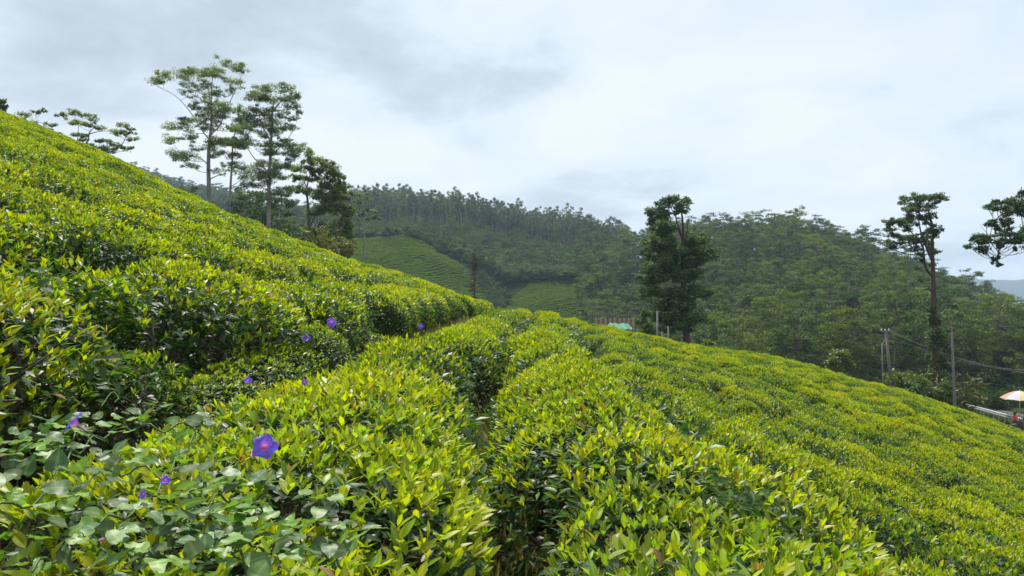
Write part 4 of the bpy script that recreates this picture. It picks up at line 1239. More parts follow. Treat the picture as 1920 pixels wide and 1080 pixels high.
feather_plant(1793, 706, 67, 31, 'pale feathery tall grass clump beside the straight utility pole')
feather_plant(1812, 728, 104, 32, 'pale drooping grass clump at the end of the maize')
feather_plant(600, 428, 47, 33, 'dry twiggy grass clump on the tea crest before the bushy tree')
feather_plant(635, 448, 46, 34, 'small dry grass clump on the crest below the bushy tree')

# maize strip behind the road
r2 = np.random.default_rng(12)
mz = MB()
for k in range(900):
    px = r2.uniform(1798, 2060); Dm = r2.uniform(103, 114)
    x = pxu(px) * Dm; z0 = float(ground(np.array([x]), np.array([Dm]))[0]); H = r2.uniform(1.8, 2.7)
    tube(mz, curve((x, Dm, z0), (x + r2.normal() * .1, Dm, z0 + H), 0, 3), [.02, .015, .008], 3, tone=(.15, r2.random(), 0))
    n = 9
    P = np.column_stack([np.full(n, x), np.full(n, Dm), z0 + r2.uniform(.25, 1, n) * H])
    D_ = unit(np.column_stack([r2.normal(size=n), r2.normal(size=n), r2.uniform(.3, 1.2, n)]))
    leaves(mz, P, D_, np.array([[0, 0, 1.0]]) + .2 * r2.normal(size=(n, 3)), r2.uniform(.4, .8, n), .035, np.stack([np.clip(r2.normal(.12, .1, n), 0, 1), r2.random(n), r2.random(n)], 1), 'lo', .5)
tag(link('maize', mz.mesh('maize', M_GRASS)), 'strip of tall green maize growing behind the roadside', kind='stuff')

# ------------------------------------------------------------------ road, rail, stall
ss = np.arange(-45, 80, 3.0)
m = MB()
rv = []
for s in ss:
    for n in (1.8, 5.6):
        p2 = ROAD_A + _rd * s + _rn * n; rv.append((p2[0], p2[1], road_z(s) + .03))
k = np.arange(len(ss) - 1)[:, None] * 2
m.add(rv, np.concatenate([k, k + 1, k + 3, k + 2], 1))
M_ASPH = plain('asphalt', (0.045, 0.045, 0.047), (0.065, 0.064, 0.062), 12, 0.9, 0.3)
tag(link('road', m.mesh('road', M_ASPH)), 'grey asphalt road running behind the tea', kind='structure')

rail = tag(link('guard_rail', None, None, tuple(ROAD_A) + (road_z(0),)), 'galvanised guard rail along the road at the foot of the tea', 'guard rail')
prof = [(-0.04, .42), (.045, .46), (.045, .52), (-.02, .56), (-.02, .60), (.045, .64), (.045, .70), (-0.04, .74)]
s0, s1 = -18.0, 66.0
sv = np.linspace(s0, s1, 24)


def rp(s, n, z):
    v = _rd * s + _rn * n
    return (v[0], v[1], road_z(s) - road_z(0) + z)


m = MB()
vv_ = []
for s in sv:
    for (n, z) in prof: vv_.append(rp(s, -n, z + .1))
for s in sv:
    for (n, z) in prof: vv_.append(rp(s, -n + .012, z + .1))
np_ = len(prof); ns = len(sv); qs = []
for a_ in range(ns - 1):
    for b_ in range(np_ - 1):
        i0 = a_ * np_ + b_
        qs.append((i0, i0 + 1, i0 + np_ + 1, i0 + np_)); o_ = ns * np_
        qs.append((o_ + i0, o_ + i0 + np_, o_ + i0 + np_ + 1, o_ + i0 + 1))
    for b_ in (0, np_ - 1):
        i0 = a_ * np_ + b_; o_ = ns * np_
        qs.append((i0, i0 + np_, o_ + i0 + np_, o_ + i0))
m.add(vv_, qs)
link('rail_beam', m.mesh('rail_beam', M_STEEL, smooth=False), rail)
m = MB(); box(m, (0, 0, .28), (.09, .12, 1.0), math.atan2(_rd[1], _rd[0])); post_me = m.mesh('post', M_STEEL, smooth=False)
for s in np.arange(s0 + .5, s1, 4.0):
    link('post', post_me, rail, rp(s, .1, 0))

# parasol
M_PANEL = {}
for nm, c in (('salmon', (0.74, 0.30, 0.26)), ('white', (0.66, 0.66, 0.73)), ('yellow', (0.74, 0.62, 0.32)), ('orange', (0.74, 0.42, 0.24))):
    M_PANEL[nm] = plain('parasol_' + nm, c, tuple(.92 * a for a in c), 5, .7, trans=.3)
Dp = 56.0
gs, gn = road_coords(pxu(1912) * Dp, Dp)
ux, uy = pxu(1912) * Dp, Dp
uz = float(ground(np.array([ux]), np.array([uy]))[0])
apex = (HY - 733) / F * Dp - uz; edge = (HY - 748) / F * Dp - uz
um = tag(link('parasol', None, None, (ux, uy, uz)), 'open parasol with salmon, white, yellow and orange panels by the road', 'parasol')
cols = ['salmon', 'white', 'yellow', 'orange', 'salmon', 'white', 'yellow', 'orange']
Rp = 1.3
for k in range(8):
    m = MB(); a0, a1 = math.radians(45 * k + 145), math.radians(45 * k + 190); vs = []
    for i_ in range(6):
        f = i_ / 5
        for j_ in range(5):
            g = j_ / 4; aa = a0 + (a1 - a0) * g
            rad_ = Rp * f * (1 - .05 * f * math.sin(math.pi * g)); z = apex - (apex - edge) * f ** 1.7 + .04 * f * math.sin(math.pi * g)
            vs.append((math.cos(aa) * rad_, math.sin(aa) * rad_, z))
    q = [(i_ * 5 + j_, i_ * 5 + j_ + 1, i_ * 5 + j_ + 6, i_ * 5 + j_ + 5) for i_ in range(5) for j_ in range(4)]
    m.add(vs, q)
    link('panel', m.mesh('panel', M_PANEL[cols[k]]), um)['label'] = cols[k] + ' parasol panel'
m = MB(); tube(m, [(0, 0, 0), (0, 0, apex * .5), (0, 0, apex + .07)], .022, 8); link('pole', m.mesh('pole', M_STEEL), um)
m = MB()
for k in range(8):
    aa = math.radians(45 * k + 145)
    tube(m, [(0, 0, apex - .02), (math.cos(aa) * Rp * .5, math.sin(aa) * Rp * .5, apex - .02 - (apex - edge) * .5 ** 1.7), (math.cos(aa) * Rp * .99, math.sin(aa) * Rp * .99, edge - .02)], .008, 4)
link('ribs', m.mesh('ribs', M_STEEL), um)

# stall table with produce and cloth beneath the parasol
st = tag(link('stall_table', None, None, (ux + .35, uy - .9, uz)), 'small grey wooden stall table under the parasol', 'table')
m = MB(); box(m, (0, 0, .78), (1.5, .7, .05)); link('tabletop', m.mesh('tabletop', M_WOODPOLE, False), st)
m = MB(); box(m, (0, 0, .38), (.06, .06, .76)); lg = m.mesh('leg', M_WOODPOLE, False)
for x_ in (-.68, .68):
    for y_ in (-.29, .29): link('leg', lg, st, (x_, y_, 0))
M_SACK = plain('sack', (.30, .26, .21), (.2, .17, .14), 14, .9, .4)
m = MB(); rg = np.random.default_rng(2)
uu, vv2 = np.meshgrid(np.linspace(0, 2 * math.pi, 14, endpoint=False), np.linspace(0, 1, 8), indexing='ij')
rr2 = .24 * np.sin(np.pi * (.12 + .8 * vv2)) ** .5 * (1 + .08 * np.sin(3 * uu + 4 * vv2))
sv_ = np.stack([rr2 * np.cos(uu), rr2 * .8 * np.sin(uu), .42 * vv2], -1).reshape(-1, 3)
i_, j_ = np.meshgrid(np.arange(14), np.arange(7), indexing='ij')
m.add(sv_, np.stack([i_ * 8 + j_, ((i_ + 1) % 14) * 8 + j_, ((i_ + 1) % 14) * 8 + j_ + 1, i_ * 8 + j_ + 1], -1).reshape(-1, 4))
m.add(sv_[7::8], None, [(0, a_, a_ + 1) for a_ in range(1, 13)])
tag(link('sack', m.mesh('sack', M_SACK), None, (ux - .15, uy - .9, uz + .805)), 'lumpy greyish sack on the stall table', 'sack')


def skin_person(name, label, loc, rz):
    """seated adult in an orange top: one skinned body surface, hair and clothing as children"""
    J = {'pelvis': (0, 0, .48), 'waist': (0, .01, .66), 'chest': (0, .03, .86), 'neck': (0, .02, 1.02), 'head': (0, -.01, 1.13), 'crown': (0, 0, 1.24)}
    V = [J['pelvis'], J['waist'], J['chest'], J['neck'], J['head'], J['crown']]; Rd = [.14, .125, .145, .055, .095, .07]
    E = [(0, 1), (1, 2), (2, 3), (3, 4), (4, 5)]
    for sx in (-1, 1):
        b = len(V); V += [(sx * .18, .02, .94), (sx * .22, -.05, .70), (sx * .14, -.26, .62), (sx * .12, -.34, .61)]; Rd += [.06, .045, .036, .035]
        E += [(2, b), (b, b + 1), (b + 1, b + 2), (b + 2, b + 3)]
        for q in range(5):
            c = len(V); ang_ = (q - 2) * .012
            V += [(sx * .12 + ang_ * 1.5, -.38, .605 - .002 * q), (sx * .12 + ang_ * 1.8, -.41 + .006 * abs(q - 2), .59)]; Rd += [.010, .008]
            E += [(b + 3, c), (c, c + 1)]
        b = len(V); V += [(sx * .10, -.05, .47), (sx * .12, -.44, .50), (sx * .12, -.42, .10), (sx * .12, -.54, .05)]; Rd += [.09, .062, .045, .04]
        E += [(0, b), (b, b + 1), (b + 1, b + 2), (b + 2, b + 3)]
    me = bpy.data.meshes.new('body'); me.from_pydata(V, E, [])
    o_ = bpy.data.objects.new('body', me); COL.objects.link(o_)
    sk = o_.modifiers.new('skin', 'SKIN'); su = o_.modifiers.new('sub', 'SUBSURF'); su.levels = su.render_levels = 1
    for k_, r_ in enumerate(Rd): me.skin_vertices[0].data[k_].radius = (r_, r_)
    me.skin_vertices[0].data[0].use_root = True
    dg = bpy.context.evaluated_depsgraph_get(); bm_ = bpy.data.meshes.new_from_object(o_.evaluated_get(dg))
    bpy.data.objects.remove(o_)
    M_SKIN = plain('brown_skin', (.16, .085, .055), (.19, .10, .065), 12, .55)
    M_TOP = plain('orange_cloth', (.85, .13, .05), (.72, .10, .04), 16, .85, .2)
    M_TROU = plain('dark_cloth', (.05, .04, .05), (.08, .06, .07), 16, .9, .2)
    M_HAIR = plain('black_hair', (.012, .01, .01), (.02, .017, .015), 30, .5)
    bm_.materials.clear()
    for mm_ in (M_SKIN, M_TOP, M_TROU): bm_.materials.append(mm_)
    for pg in bm_.polygons:
        c = pg.center; arm = abs(c[0]) > .17 and c[2] > .6
        pg.material_index = 2 if (c[2] < .56 and not (c[2] > .57)) and c[2] > .09 else (1 if .56 <= c[2] < 1.0 and (c[1] > -.12) else 0)
        pg.use_smooth = True
    root = tag(link(name, None, None, loc, (0, 0, rz)), label, 'person')
    link('body', bm_, root)
    m = MB(); uu, vv3 = np.meshgrid(np.linspace(0, 2 * math.pi, 16, endpoint=False), np.linspace(0, 1, 7), indexing='ij')
    hr = .108 * np.sin(.5 * math.pi * (1 - vv3 * .98) + .0) ** .6
    hv_ = np.stack([hr * np.cos(uu), .015 + hr * 1.1 * np.sin(uu), 1.155 + .14 * vv3 - .07 * (np.sin(uu) > .2) * (1 - vv3)], -1).reshape(-1, 3)
    i_, j_ = np.meshgrid(np.arange(16), np.arange(6), indexing='ij')
    m.add(hv_, np.stack([i_ * 7 + j_, ((i_ + 1) % 16) * 7 + j_, ((i_ + 1) % 16) * 7 + j_ + 1, i_ * 7 + j_ + 1], -1).reshape(-1, 4))
    link('hair', m.mesh('hair', M_HAIR), root)
    return root


stool = tag(link('stool', None, None, (ux - .12, uy + .35, uz)), 'low wooden stool under the person in orange', 'stool')
m = MB(); box(m, (0, 0, .31), (.36, .34, .05)); link('seat', m.mesh('seat', M_WOODPOLE, False), stool)
m = MB(); box(m, (0, 0, .145), (.045, .045, .29)); lg = m.mesh('leg', M_WOODPOLE, False)
for x_ in (-.14, .14):
    for y_ in (-.13, .13): link('leg', lg, stool, (x_, y_, 0))
skin_person('person', 'person in an orange top sitting under the parasol', (ux - .12, uy + .35, uz), 0.35)


# utility poles and wires
def pole(name, label, top_px, top_py, base_px, base_py, Dm, r0, r1, mat, arms=(), lean=True):
    bx_, gz_ = pxu(base_px) * Dm, 0
    gz_ = float(ground(np.array([bx_]), np.array([Dm]))[0])
    zt = (HY - top_py) / F * Dm; zb = (HY - base_py) / F * Dm
    tx = pxu(top_px) * Dm
    k_ = (tx - bx_) / max(zt - zb, .1)
    bx2 = bx_ - k_ * (zb - gz_)
    root = tag(link(name, None, None, (bx2, Dm, gz_)), label, 'utility pole')
    H = zt - gz_
    m_ = MB(); tube(m_, [(0, 0, -.3), (k_ * H * .5, 0, H * .5), (k_ * H, 0, H)], [r0, (r0 + r1) / 2, r1], 10); link('shaft', m_.mesh('shaft', mat), root)
    return root, np.array([bx2 + k_ * H, Dm, zt]), k_, H


p1, top1, k1, H1 = pole('utility_pole', 'leaning grey utility pole with a short crossarm at its top', 1661, 620, 1671, 720, 66, .145, .10, M_WOODPOLE)
m = MB(); box(m, (k1 * H1 - .1, 0, H1 - .05), (.95, .1, .1), .3); box(m, (k1 * H1, -.08, H1 - .5), (.5, .08, .08), .3); link('crossarm', m.mesh('crossarm', M_WOODPOLE, False), p1)
m = MB()
for q in (-.45, -.1, .3):
    tube(m, [(k1 * H1 + q, .3 * q, H1), (k1 * H1 + q, .3 * q, H1 + .09), (k1 * H1 + q, .3 * q, H1 + .16)], [.045, .06, .03], 8)
link('insulators', m.mesh('insulators', plain('porcelain', (.75, .75, .72), (.65, .65, .62), 5, .3)), p1)
p2, top2, k2, H2 = pole('utility_pole', 'straight slim concrete utility pole right of the ivy-clad tree', 1784, 612, 1790, 752, 64, .13, .08, M_CONC)
m = MB(); tube(m, [(k2 * H2, 0, H2 - .4), (k2 * H2, 0, H2 + .1), (k2 * H2, 0, H2 + .35)], [.1, .06, .03], 8); link('pole_cap', m.mesh('pole_cap', M_CONC), p2)
p3, top3, k3, H3 = pole('utility_pole', 'thin pale pole standing just behind the leaning one', 1654, 643, 1655, 705, 74, .06, .05, M_CONC)
m = MB(); tube(m, [(0, 0, H3), (.15, 0, H3 + .45), (.4, -.1, H3 + .8)], .035, 6); link('brace', m.mesh('brace', M_CONC), p3)
p4, top4, _, _ = pole('utility_pole', 'thin pale post at the left foot of the tall conifer', 1232.5, 583, 1232.5, 630, 52, .07, .06, M_CONC)
p5, top5, _, _ = pole('utility_pole', 'shorter pale post between the conifer trunk and the thin post', 1253, 612, 1253, 634, 54, .06, .05, M_CONC)
p6, top6, _, _ = pole('utility_pole', 'stubby weathered post on the tea crest before the conifer', 1242, 622, 1242, 636, 50, .06, .06, M_WOODPOLE)
for k, (dz, e) in enumerate([(.1, (1990, 716)), (-.02, (1990, 706)), (-.5, (1990, 728))]):
    m = MB(); far_ = at(e[0], e[1], 40)
    far_ = at(2080, 690 - 14 * k, 92)
    tube(m, curve(top1 + np.array([.1 + .15 * k, 0, dz]), far_, -2.1 - .2 * k, 30), .014, 4)
    tag(link('overhead_wire', m.mesh('overhead_wire', M_WIRE)), ['topmost', 'middle', 'lowest'][k] + ' of the overhead wires sagging right from the leaning pole', 'wire', 'overhead wires of the leaning pole')

# half-built brick wall with concrete pillars, rods and green netting beyond the crest
Dw = 88.0
M_BRICK = plain('red_brick', (.46, .21, .14), (.36, .16, .11), 6, .9, .3)
M_PLAS = plain('pale_concrete', (.5, .43, .34), (.4, .34, .27), 6, .9, .2)
M_NET = plain('green_netting', (.03, .22, .12), (.04, .28, .15), 10, .7, trans=.2)
xa, xb = pxu(1118) * Dw, pxu(1188) * Dw
ztop_w = (HY - 597) / F * Dw
zg = float(ground(np.array([(xa + xb) / 2]), np.array([Dw]))[0])
bw = tag(link('brick_wall', None, None, ((xa + xb) / 2, Dw, zg)), 'half-built red brick wall with pale pillars and upright rods beyond the crest', 'wall')
hw = ztop_w - zg; wl = xb - xa
npil = 9
xs_ = np.linspace(-wl / 2, wl / 2, npil)
m = MB(); box(m, (0, 0, hw / 2), (.15, .26, hw + .1)); pil = m.mesh('pillar', M_PLAS, False)
for x_ in xs_: link('pillar', pil, bw, (x_, 0, 0))
m = MB(); dxp = wl / (npil - 1) - .15
box(m, (0, 0, hw - 1.3), (dxp - .006, .14, 1.1)); box(m, (0, 0, (hw - 1.9) / 2), (dxp - .006, .15, hw - 1.9)); infill = m.mesh('infill', M_BRICK, False)
m = MB(); box(m, (0, 0, 0), (.21, .11, .075)); brick_me = m.mesh('brick', M_BRICK, False)
for k in range(npil - 1):
    xc = (xs_[k] + xs_[k + 1]) / 2
    link('infill', infill, bw, (xc, 0, 0))
bst = MB()
for k in range(npil - 1):
    xc = (xs_[k] + xs_[k + 1]) / 2
    for cidx in range(8):
        if rr_.random() < .12 and cidx > 4: continue
        for b_ in range(max(1, int(dxp // .22))):
            box(bst, (xc - dxp / 2 + .11 + b_ * .22 + .05 * (cidx % 2), -.01, hw - .72 + cidx * .085), (.2, .12, .075))
ob = link('bricks', bst.mesh('bricks', M_BRICK, False), bw); ob['kind'] = 'stuff'
m = MB(); tube(m, [(0, 0, 0), (.01, 0, .5), (0, .01, .85)], .02, 5); rod = m.mesh('rod', M_WIRE)
for x_ in np.linspace(-wl / 2 - .9, wl / 2, 19): link('rod', rod, bw, (x_ + rr_.normal() * .03, .0, hw - .05), None, (1, 1, rr_.uniform(.7, 1.15)))
m = MB()
n1_, n2_ = 22, 8
uu, vv4 = np.meshgrid(np.linspace(0, 1, n1_), np.linspace(0, 1, n2_), indexing='ij')
X = (pxu(1140) + (pxu(1186) - pxu(1140)) * uu) * 80; Y = 80 + 1.5 * vv4
Z = (HY - 617) / F * 80 + vv4 * (.62 + .10 * np.sin(uu * 9)) * (np.sin(np.pi * np.clip(uu * .9 + .06, 0, 1)) ** .4) + .05 * np.sin(uu * 25 + vv4 * 4)
m.add(np.stack([X, Y, Z], -1).reshape(-1, 3), [(a_ * n2_ + b_, (a_ + 1) * n2_ + b_, (a_ + 1) * n2_ + b_ + 1, a_ * n2_ + b_ + 1) for a_ in range(n1_ - 1) for b_ in range(n2_ - 1)])
net = link('netting_shelter', None, None, (0, 0, 0)); tag(net, 'bright green shade netting draped in front of the brick wall', 'netting')
link('net', m.mesh('net', M_NET), net)
m = MB()
for q in np.linspace(0, 1, 6):
    xq = (pxu(1140) + (pxu(1186) - pxu(1140)) * q) * 80; zq = float(ground(np.array([xq]), np.array([81.4]))[0])
    tube(m, [(xq, 81.4, zq - .2), (xq, 81.4, (HY - 607) / F * 80 - .2)], .03, 5)
link('stakes', m.mesh('stakes', M_WOODPOLE), net)

# ------------------------------------------------------------------ morning glory: vine and flowers
def surf(px, py, lo=0.8, hi=30.0, dz=0.0):
    """where the line of sight through a measured point meets the tea table"""
    ys = np.linspace(lo, hi, 4000); xs = pxu(px) * ys; zs = (HY - py) / F * ys
    t_ = tea_top(xs, ys) + dz + 0.065
    k_ = np.argmax(zs < t_)
    return np.array([xs[k_], ys[k_], zs[k_]])


def lobed_leaf(three, r):
    """heart-shaped or three-lobed blade, cupped along the midrib"""
    if three:
        out = [(0, 0), (.16, -.12), (.36, -.1), (.5, .08), (.52, .26), (.30, .30), (.24, .42), (.2, .66), (0, 1.0)]
    else:
        out = [(0, 0), (.18, -.1), (.36, -.04), (.45, .14), (.44, .34), (.36, .56), (.22, .78), (.1, .92), (0, 1.0)]
    v, q, t_ = [], [], []
    n = len(out)
    for sx in (-1, 1):
        for (a_, b_) in out: v.append((sx * a_, b_, .16 * a_ - .22 * b_ * b_ + .05 * math.sin(9 * b_ + 3 * a_ * sx) - .25 * a_ * a_))
    mid = len(v)
    ys_ = np.linspace(.0, 1, 6)
    for yv in ys_: v.append((0, yv, -.22 * yv * yv - .01))
    for s_i, sx in enumerate((-1, 1)):
        o_ = s_i * n
        for k_ in range(n - 1):
            m0 = mid + min(5, max(0, int(round(out[k_][1] * 5)))); m1 = mid + min(5, max(0, int(round(out[k_ + 1][1] * 5))))
            a_, b_ = o_ + k_, o_ + k_ + 1
            t_.append((m0, a_, b_) if sx < 0 else (m0, b_, a_))
            if m0 != m1: t_.append((m0, b_, m1) if sx < 0 else (m0, m1, b_))
    m_ = MB(); tn_ = np.zeros((len(v), 3)); tn_[:, 0] = r.uniform(0, 1); tn_[:, 1] = r.random(); tn_[mid:, 2] = 1
    m_.add(v, None, t_, tn_)
    return m_


VL = [lobed_leaf(k % 2 == 0, random.Random(k)).mesh('vine_leaf', M_VINE) for k in range(8)]
vine = tag(link('morning_glory_vine', None, None, (-.9, 1.6, -.42)), 'grey-green lobed morning glory vine sprawling over the foreground tea', 'vine')
r2 = np.random.default_rng(19)
vo = np.array(vine.location)
paths = [[(-20, 960), (110, 920), (230, 880), (330, 900), (420, 1000), (470, 1075)], [(60, 1070), (160, 1000), (280, 930), (330, 860), (380, 800)], [(100, 890), (150, 840), (230, 800), (330, 800), (420, 770)],
         [(300, 1075), (330, 990), (420, 930), (520, 940)], [(10, 880), (90, 850), (150, 815)], [(180, 1040), (330, 1040), (480, 1010)], [(430, 1060), (560, 1010), (640, 1050)]]
for pth in paths:
    w3 = np.array([surf(a_, b_, .7) for a_, b_ in pth]) + np.array([0, 0, -.012]) - vo
    sp3 = spline(w3, 34); sp3[:, 2] += .012 * np.sin(np.arange(34) * 1.3) + .01
    m = MB(); tube(m, sp3, .0022, 5, tone=(.5, .5, 0)); link('stem', m.mesh('stem', M_VINE), vine)
    for k in range(0, 34, 1):
        for _ in range(1 if k % 3 else 2):
            p0 = sp3[k] + r2.normal(size=3) * np.array([.04, .04, .008])
            e = p0 + np.array([r2.normal() * .035, r2.normal() * .035, r2.uniform(.0, .05)])
            lo = link('leaf', VL[r2.integers(8)], vine, e, (r2.normal(.35, .35), r2.normal(0, .35), r2.uniform(0, 6.28)), r2.uniform(.024, .042))
for (px, py, sz) in [(127, 782, .042), (97, 826, .04), (105, 870, .045), (45, 880, .04)]:
    p0 = surf(px, py + 20, .7) - vo
    lo = link('leaf', VL[1], vine, p0 + np.array([0, 0, .01]), (1.15, .1, r2.uniform(-.5, .5)), sz)
for pth in [[(190, 770), (210, 742), (222, 752), (215, 762)], [(40, 862), (70, 846), (100, 850)], [(80, 795), (60, 790), (90, 800)]]:
    m = MB(); w3 = np.array([surf(a_, b_ + 12, .7) + np.array([0, 0, .03]) for a_, b_ in pth]) - vo
    tube(m, spline(w3, 18), .0016, 4, tone=(.6, .6, 0)); link('tendril', m.mesh('tendril', M_VINE), vine)


def flower_parts():
    m = MB(); nu, nv = 40, 9; vs, tn = [], []
    for i_ in range(nu):
        th = 2 * math.pi * i_ / nu; star = 0.5 + .5 * math.cos(5 * th)
        for j_ in range(nv):
            f = j_ / (nv - 1)
            rad_ = (.10 + .90 * f ** 1.25) * (1 - .20 * f ** 3 * (1 - star) + .03 * f ** 3 * math.sin(3 * th + 2))
            z = .95 * f ** .55 - .32 * f ** 4 + .10 * f ** 3 * math.sin(5 * th + 1) + .08 * f ** 3 * math.sin(2 * th) - .10 * star ** 3 * f
            vs.append((rad_ * math.cos(th), rad_ * math.sin(th), z)); tn.append((f, (star ** 6) * (f > .25) * .75, 0))
    q = [(i_ * nv + j_, ((i_ + 1) % nu) * nv + j_, ((i_ + 1) % nu) * nv + j_ + 1, i_ * nv + j_ + 1) for i_ in range(nu) for j_ in range(nv - 1)]
    m.add(vs, q, None, np.array(tn))
    cor = m.mesh('corolla', M_PURPLE)
    m = MB(); tube(m, [(0, 0, -.9), (0, 0, -.5), (0, 0, 0), (0, 0, .12)], [.07, .09, .11, .13], 10); tb = m.mesh('tube', M_PINK)
    m = MB(); n = 5; az = np.arange(n) * 2 * math.pi / n
    D_ = np.stack([np.cos(az) * .45, np.sin(az) * .45, np.ones(n)], 1)
    leaves(m, np.tile([[0, 0, -1.0]], (n, 1)), D_, np.stack([-np.cos(az), -np.sin(az), np.full(n, .4)], 1), .55, .1, np.array([[.5, .5, .5]]), 'hi', -.1)
    tube(m, [(0, 0, -1.0), (.05, .1, -1.6), (.3, .3, -2.2)], .035, 5)
    return cor, tb, m.mesh('calyx', M_CALYX)


COR, TUB, CAL = flower_parts()


def flower(px, py, dia_px, face, label, group='purple morning glory flowers', pos=None, hi=30, dz=.03):
    p0 = surf(px, py, .7, hi, dz) if pos is None else np.array(pos)
    rad_ = dia_px / 2 * p0[1] / F
    root = tag(link('morning_glory_flower', None, None, p0, Vector(face).to_track_quat('Z', 'Y').to_euler(), rad_), label, 'flower', group)
    link('corolla', COR, root); link('tube', TUB, root); link('calyx', CAL, root)
    return root


def on_x(px, py, x):
    y = x / pxu(px); return (x, y, (HY - py) / F * y)


flower(497, 840, 50, (.25, -1, .42), 'large violet-blue trumpet flower facing the camera on the foreground tea', dz=.10)
flower(150, 800, 48, (-.7, -.25, .65), 'violet trumpet flower seen from its side at the corner of the vine', dz=.07)
flower(480, 587, 17, (.1, -1, .35), 'round violet flower on top of the terrace edge row', pos=on_x(480, 587, -1.98))
flower(621, 606, 20, (.3, -1, .2), 'violet flower hanging on the dark terrace side nearest its top', pos=on_x(621, 606, -1.66))
flower(573, 638, 18, (.2, -.7, .7), 'magenta-violet flower half open low on the dark terrace side', pos=on_x(573, 638, -1.62))
flower(788, 615, 12, (.2, -1, .4), 'tiny distant violet flower at the edge of the grassy path', pos=on_x(788, 613, -1.35))
flower(463, 716, 17, (.5, -.6, .5), 'violet flower at the back edge of the foreground row by the dark terrace side')
flower(572, 718, 13, (-.1, -1, .5), 'small violet flower sunk among leaves on top of the foreground row')
flower(310, 903, 20, (.3, -.6, .5), 'violet flower mostly hidden under vine leaves left of the large flower')
flower(272, 928, 18, (-.4, -.8, .4), 'closed violet flower lying lowest among the vine leaves')
# pink buds
m = MB(); tube(m, [(0, 0, -1), (0, 0, -.4), (.02, 0, .3), (.0, .02, 1)], [.09, .16, .2, .02], 8); BUD = m.mesh('bud', M_PINK)
for (px, py, l_) in [(216, 846, 'pink furled flower bud lying above the vine'), (197, 1010, 'pink furled bud near the bottom edge among vine leaves'), (474, 850, 'pink wilted bud just beside the large violet flower')]:
    b_ = tag(link('flower_bud', None, None, surf(px, py, .7), (1.2, .4, r2.uniform(0, 3)), .016), l_, 'flower bud', 'pink morning glory buds')
    link('petals', BUD, b_); link('calyx', CAL, b_)

# ------------------------------------------------------------------ grass, litter and herbs in the gaps
r2 = np.random.default_rng(55)
mg = MB()


def tufts(n, xa, xb, ya, yb, hmin, hmax, dry, follow=True):
    y = np.sqrt(r2.uniform(ya ** 2, yb ** 2, n)); x = r2.uniform(xa, xb, n) + row_shift(y)
    z = ground(x, y)
    for k in range(9):
        D_ = unit(np.stack([r2.normal(0, .35, n), r2.normal(0, .35, n), np.ones(n)], 1))
        L = r2.uniform(hmin, hmax, n)
        leaves(mg, np.stack([x + r2.normal(0, .03, n), y + r2.normal(0, .03, n), z - .02], 1), D_, np.stack([r2.normal(size=n), r2.normal(size=n), np.full(n, .3)], 1), L, .004 + .0016 * y, np.stack([np.clip(r2.normal(dry, .22, n), 0, 1), r2.random(n), r2.random(n)], 1), 'mid', r2.uniform(.1, .5, n), .1)


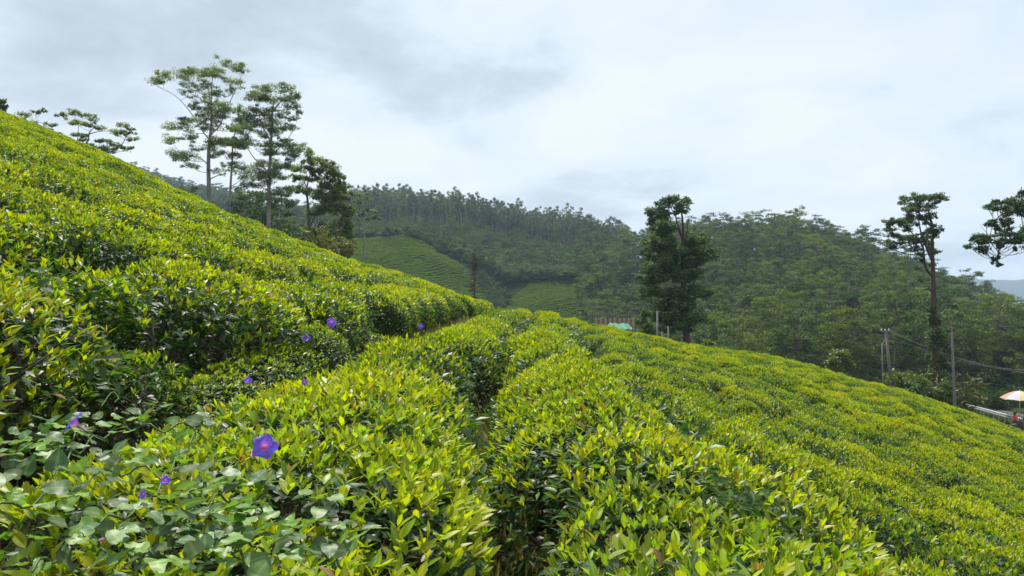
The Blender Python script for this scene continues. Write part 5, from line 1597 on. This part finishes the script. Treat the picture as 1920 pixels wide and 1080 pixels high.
tufts(420, -1.95, -1.25, 7, 22, .18, .55, .6)
tufts(420, -1.9, -1.25, 2.2, 7, .05, .22, .5)
tufts(300, -.22, .08, 1.5, 9, .06, .25, .6)
tufts(420, -.28, .06, 5, 26, .12, .42, .66)
tufts(240, .9, 1.1, 5, 24, .15, .45, .5)
def verge(n, n0, n1):
    sv_ = r2.uniform(-30, 40, n); nv_ = r2.uniform(n0, n1, n)
    x = ROAD_A[0] + _rd[0] * sv_ + _rn[0] * nv_; y = ROAD_A[1] + _rd[1] * sv_ + _rn[1] * nv_; z = ground(x, y)
    for k in range(6):
        D_ = unit(np.stack([r2.normal(0, .35, n), r2.normal(0, .35, n), np.ones(n)], 1))
        leaves(mg, np.stack([x + r2.normal(0, .1, n), y + r2.normal(0, .1, n), z - .02], 1), D_, np.stack([r2.normal(size=n), r2.normal(size=n), np.full(n, .3)], 1), r2.uniform(.25, .7, n), .05, np.stack([np.clip(r2.normal(.25, .2, n), 0, 1), r2.random(n), r2.random(n)], 1), 'mid', r2.uniform(.1, .5, n), .1)


verge(1300, .3, 1.9)
verge(1800, 5.5, 9.5)
tag(link('grass', mg.mesh('grass', M_GRASS)), 'dry and green grass tufts along the earth gaps between the rows', kind='stuff')
ml = MB(); n = 2600
y = np.sqrt(r2.uniform(1.0, 12 ** 2, n)); side = r2.random(n) < .5
x = np.where(side, r2.uniform(-1.95, -1.15, n), r2.uniform(-.35, .2, n)) + row_shift(y); z = ground(x, y) + .012
az = r2.uniform(0, 6.28, n)
leaves(ml, np.stack([x, y, z], 1), np.stack([np.cos(az), np.sin(az), r2.normal(0, .15, n)], 1), unit(np.array([[0, 0, 1.0]]) + .3 * r2.normal(size=(n, 3))), r2.uniform(.04, .08, n), .014, np.stack([r2.uniform(0, 1, n), r2.random(n), r2.random(n)], 1), 'mid', .1, .3)
M_LITTER = leaf_mat('dead_leaf', [(0, (.09, .045, .025)), (.6, (.22, .12, .06)), (1, (.35, .22, .1))], .8, .1, hue_noise=0)
tag(link('leaf_litter', ml.mesh('leaf_litter', M_LITTER)), 'fallen brown tea leaves on the earth between rows', kind='stuff')

# ------------------------------------------------------------------ haze
HAZE = True
if HAZE:
    zmin, zmax = float(gz.min()) - 1.0, float(gz.max()) + 28.0
    m = MB(); box(m, (0, 0, (zmin + zmax) / 2), (19000, 19000, zmax - zmin))
    mh, t = mat_new('thin_blue_haze')
    pv = N(t, 'ShaderNodeVolumePrincipled', i_Density=0.00021, i_Anisotropy=0.2)
    pv.inputs['Color'].default_value = (0.62, 0.78, 1.0, 1)
    oo = N(t, 'ShaderNodeOutputMaterial'); t.links.new(pv.outputs[0], oo.inputs['Volume'])
    hz = link('haze', m.mesh('haze', mh, False)); tag(hz, 'thin blue air haze over the valley', kind='stuff')
print('objects', len(bpy.data.objects))
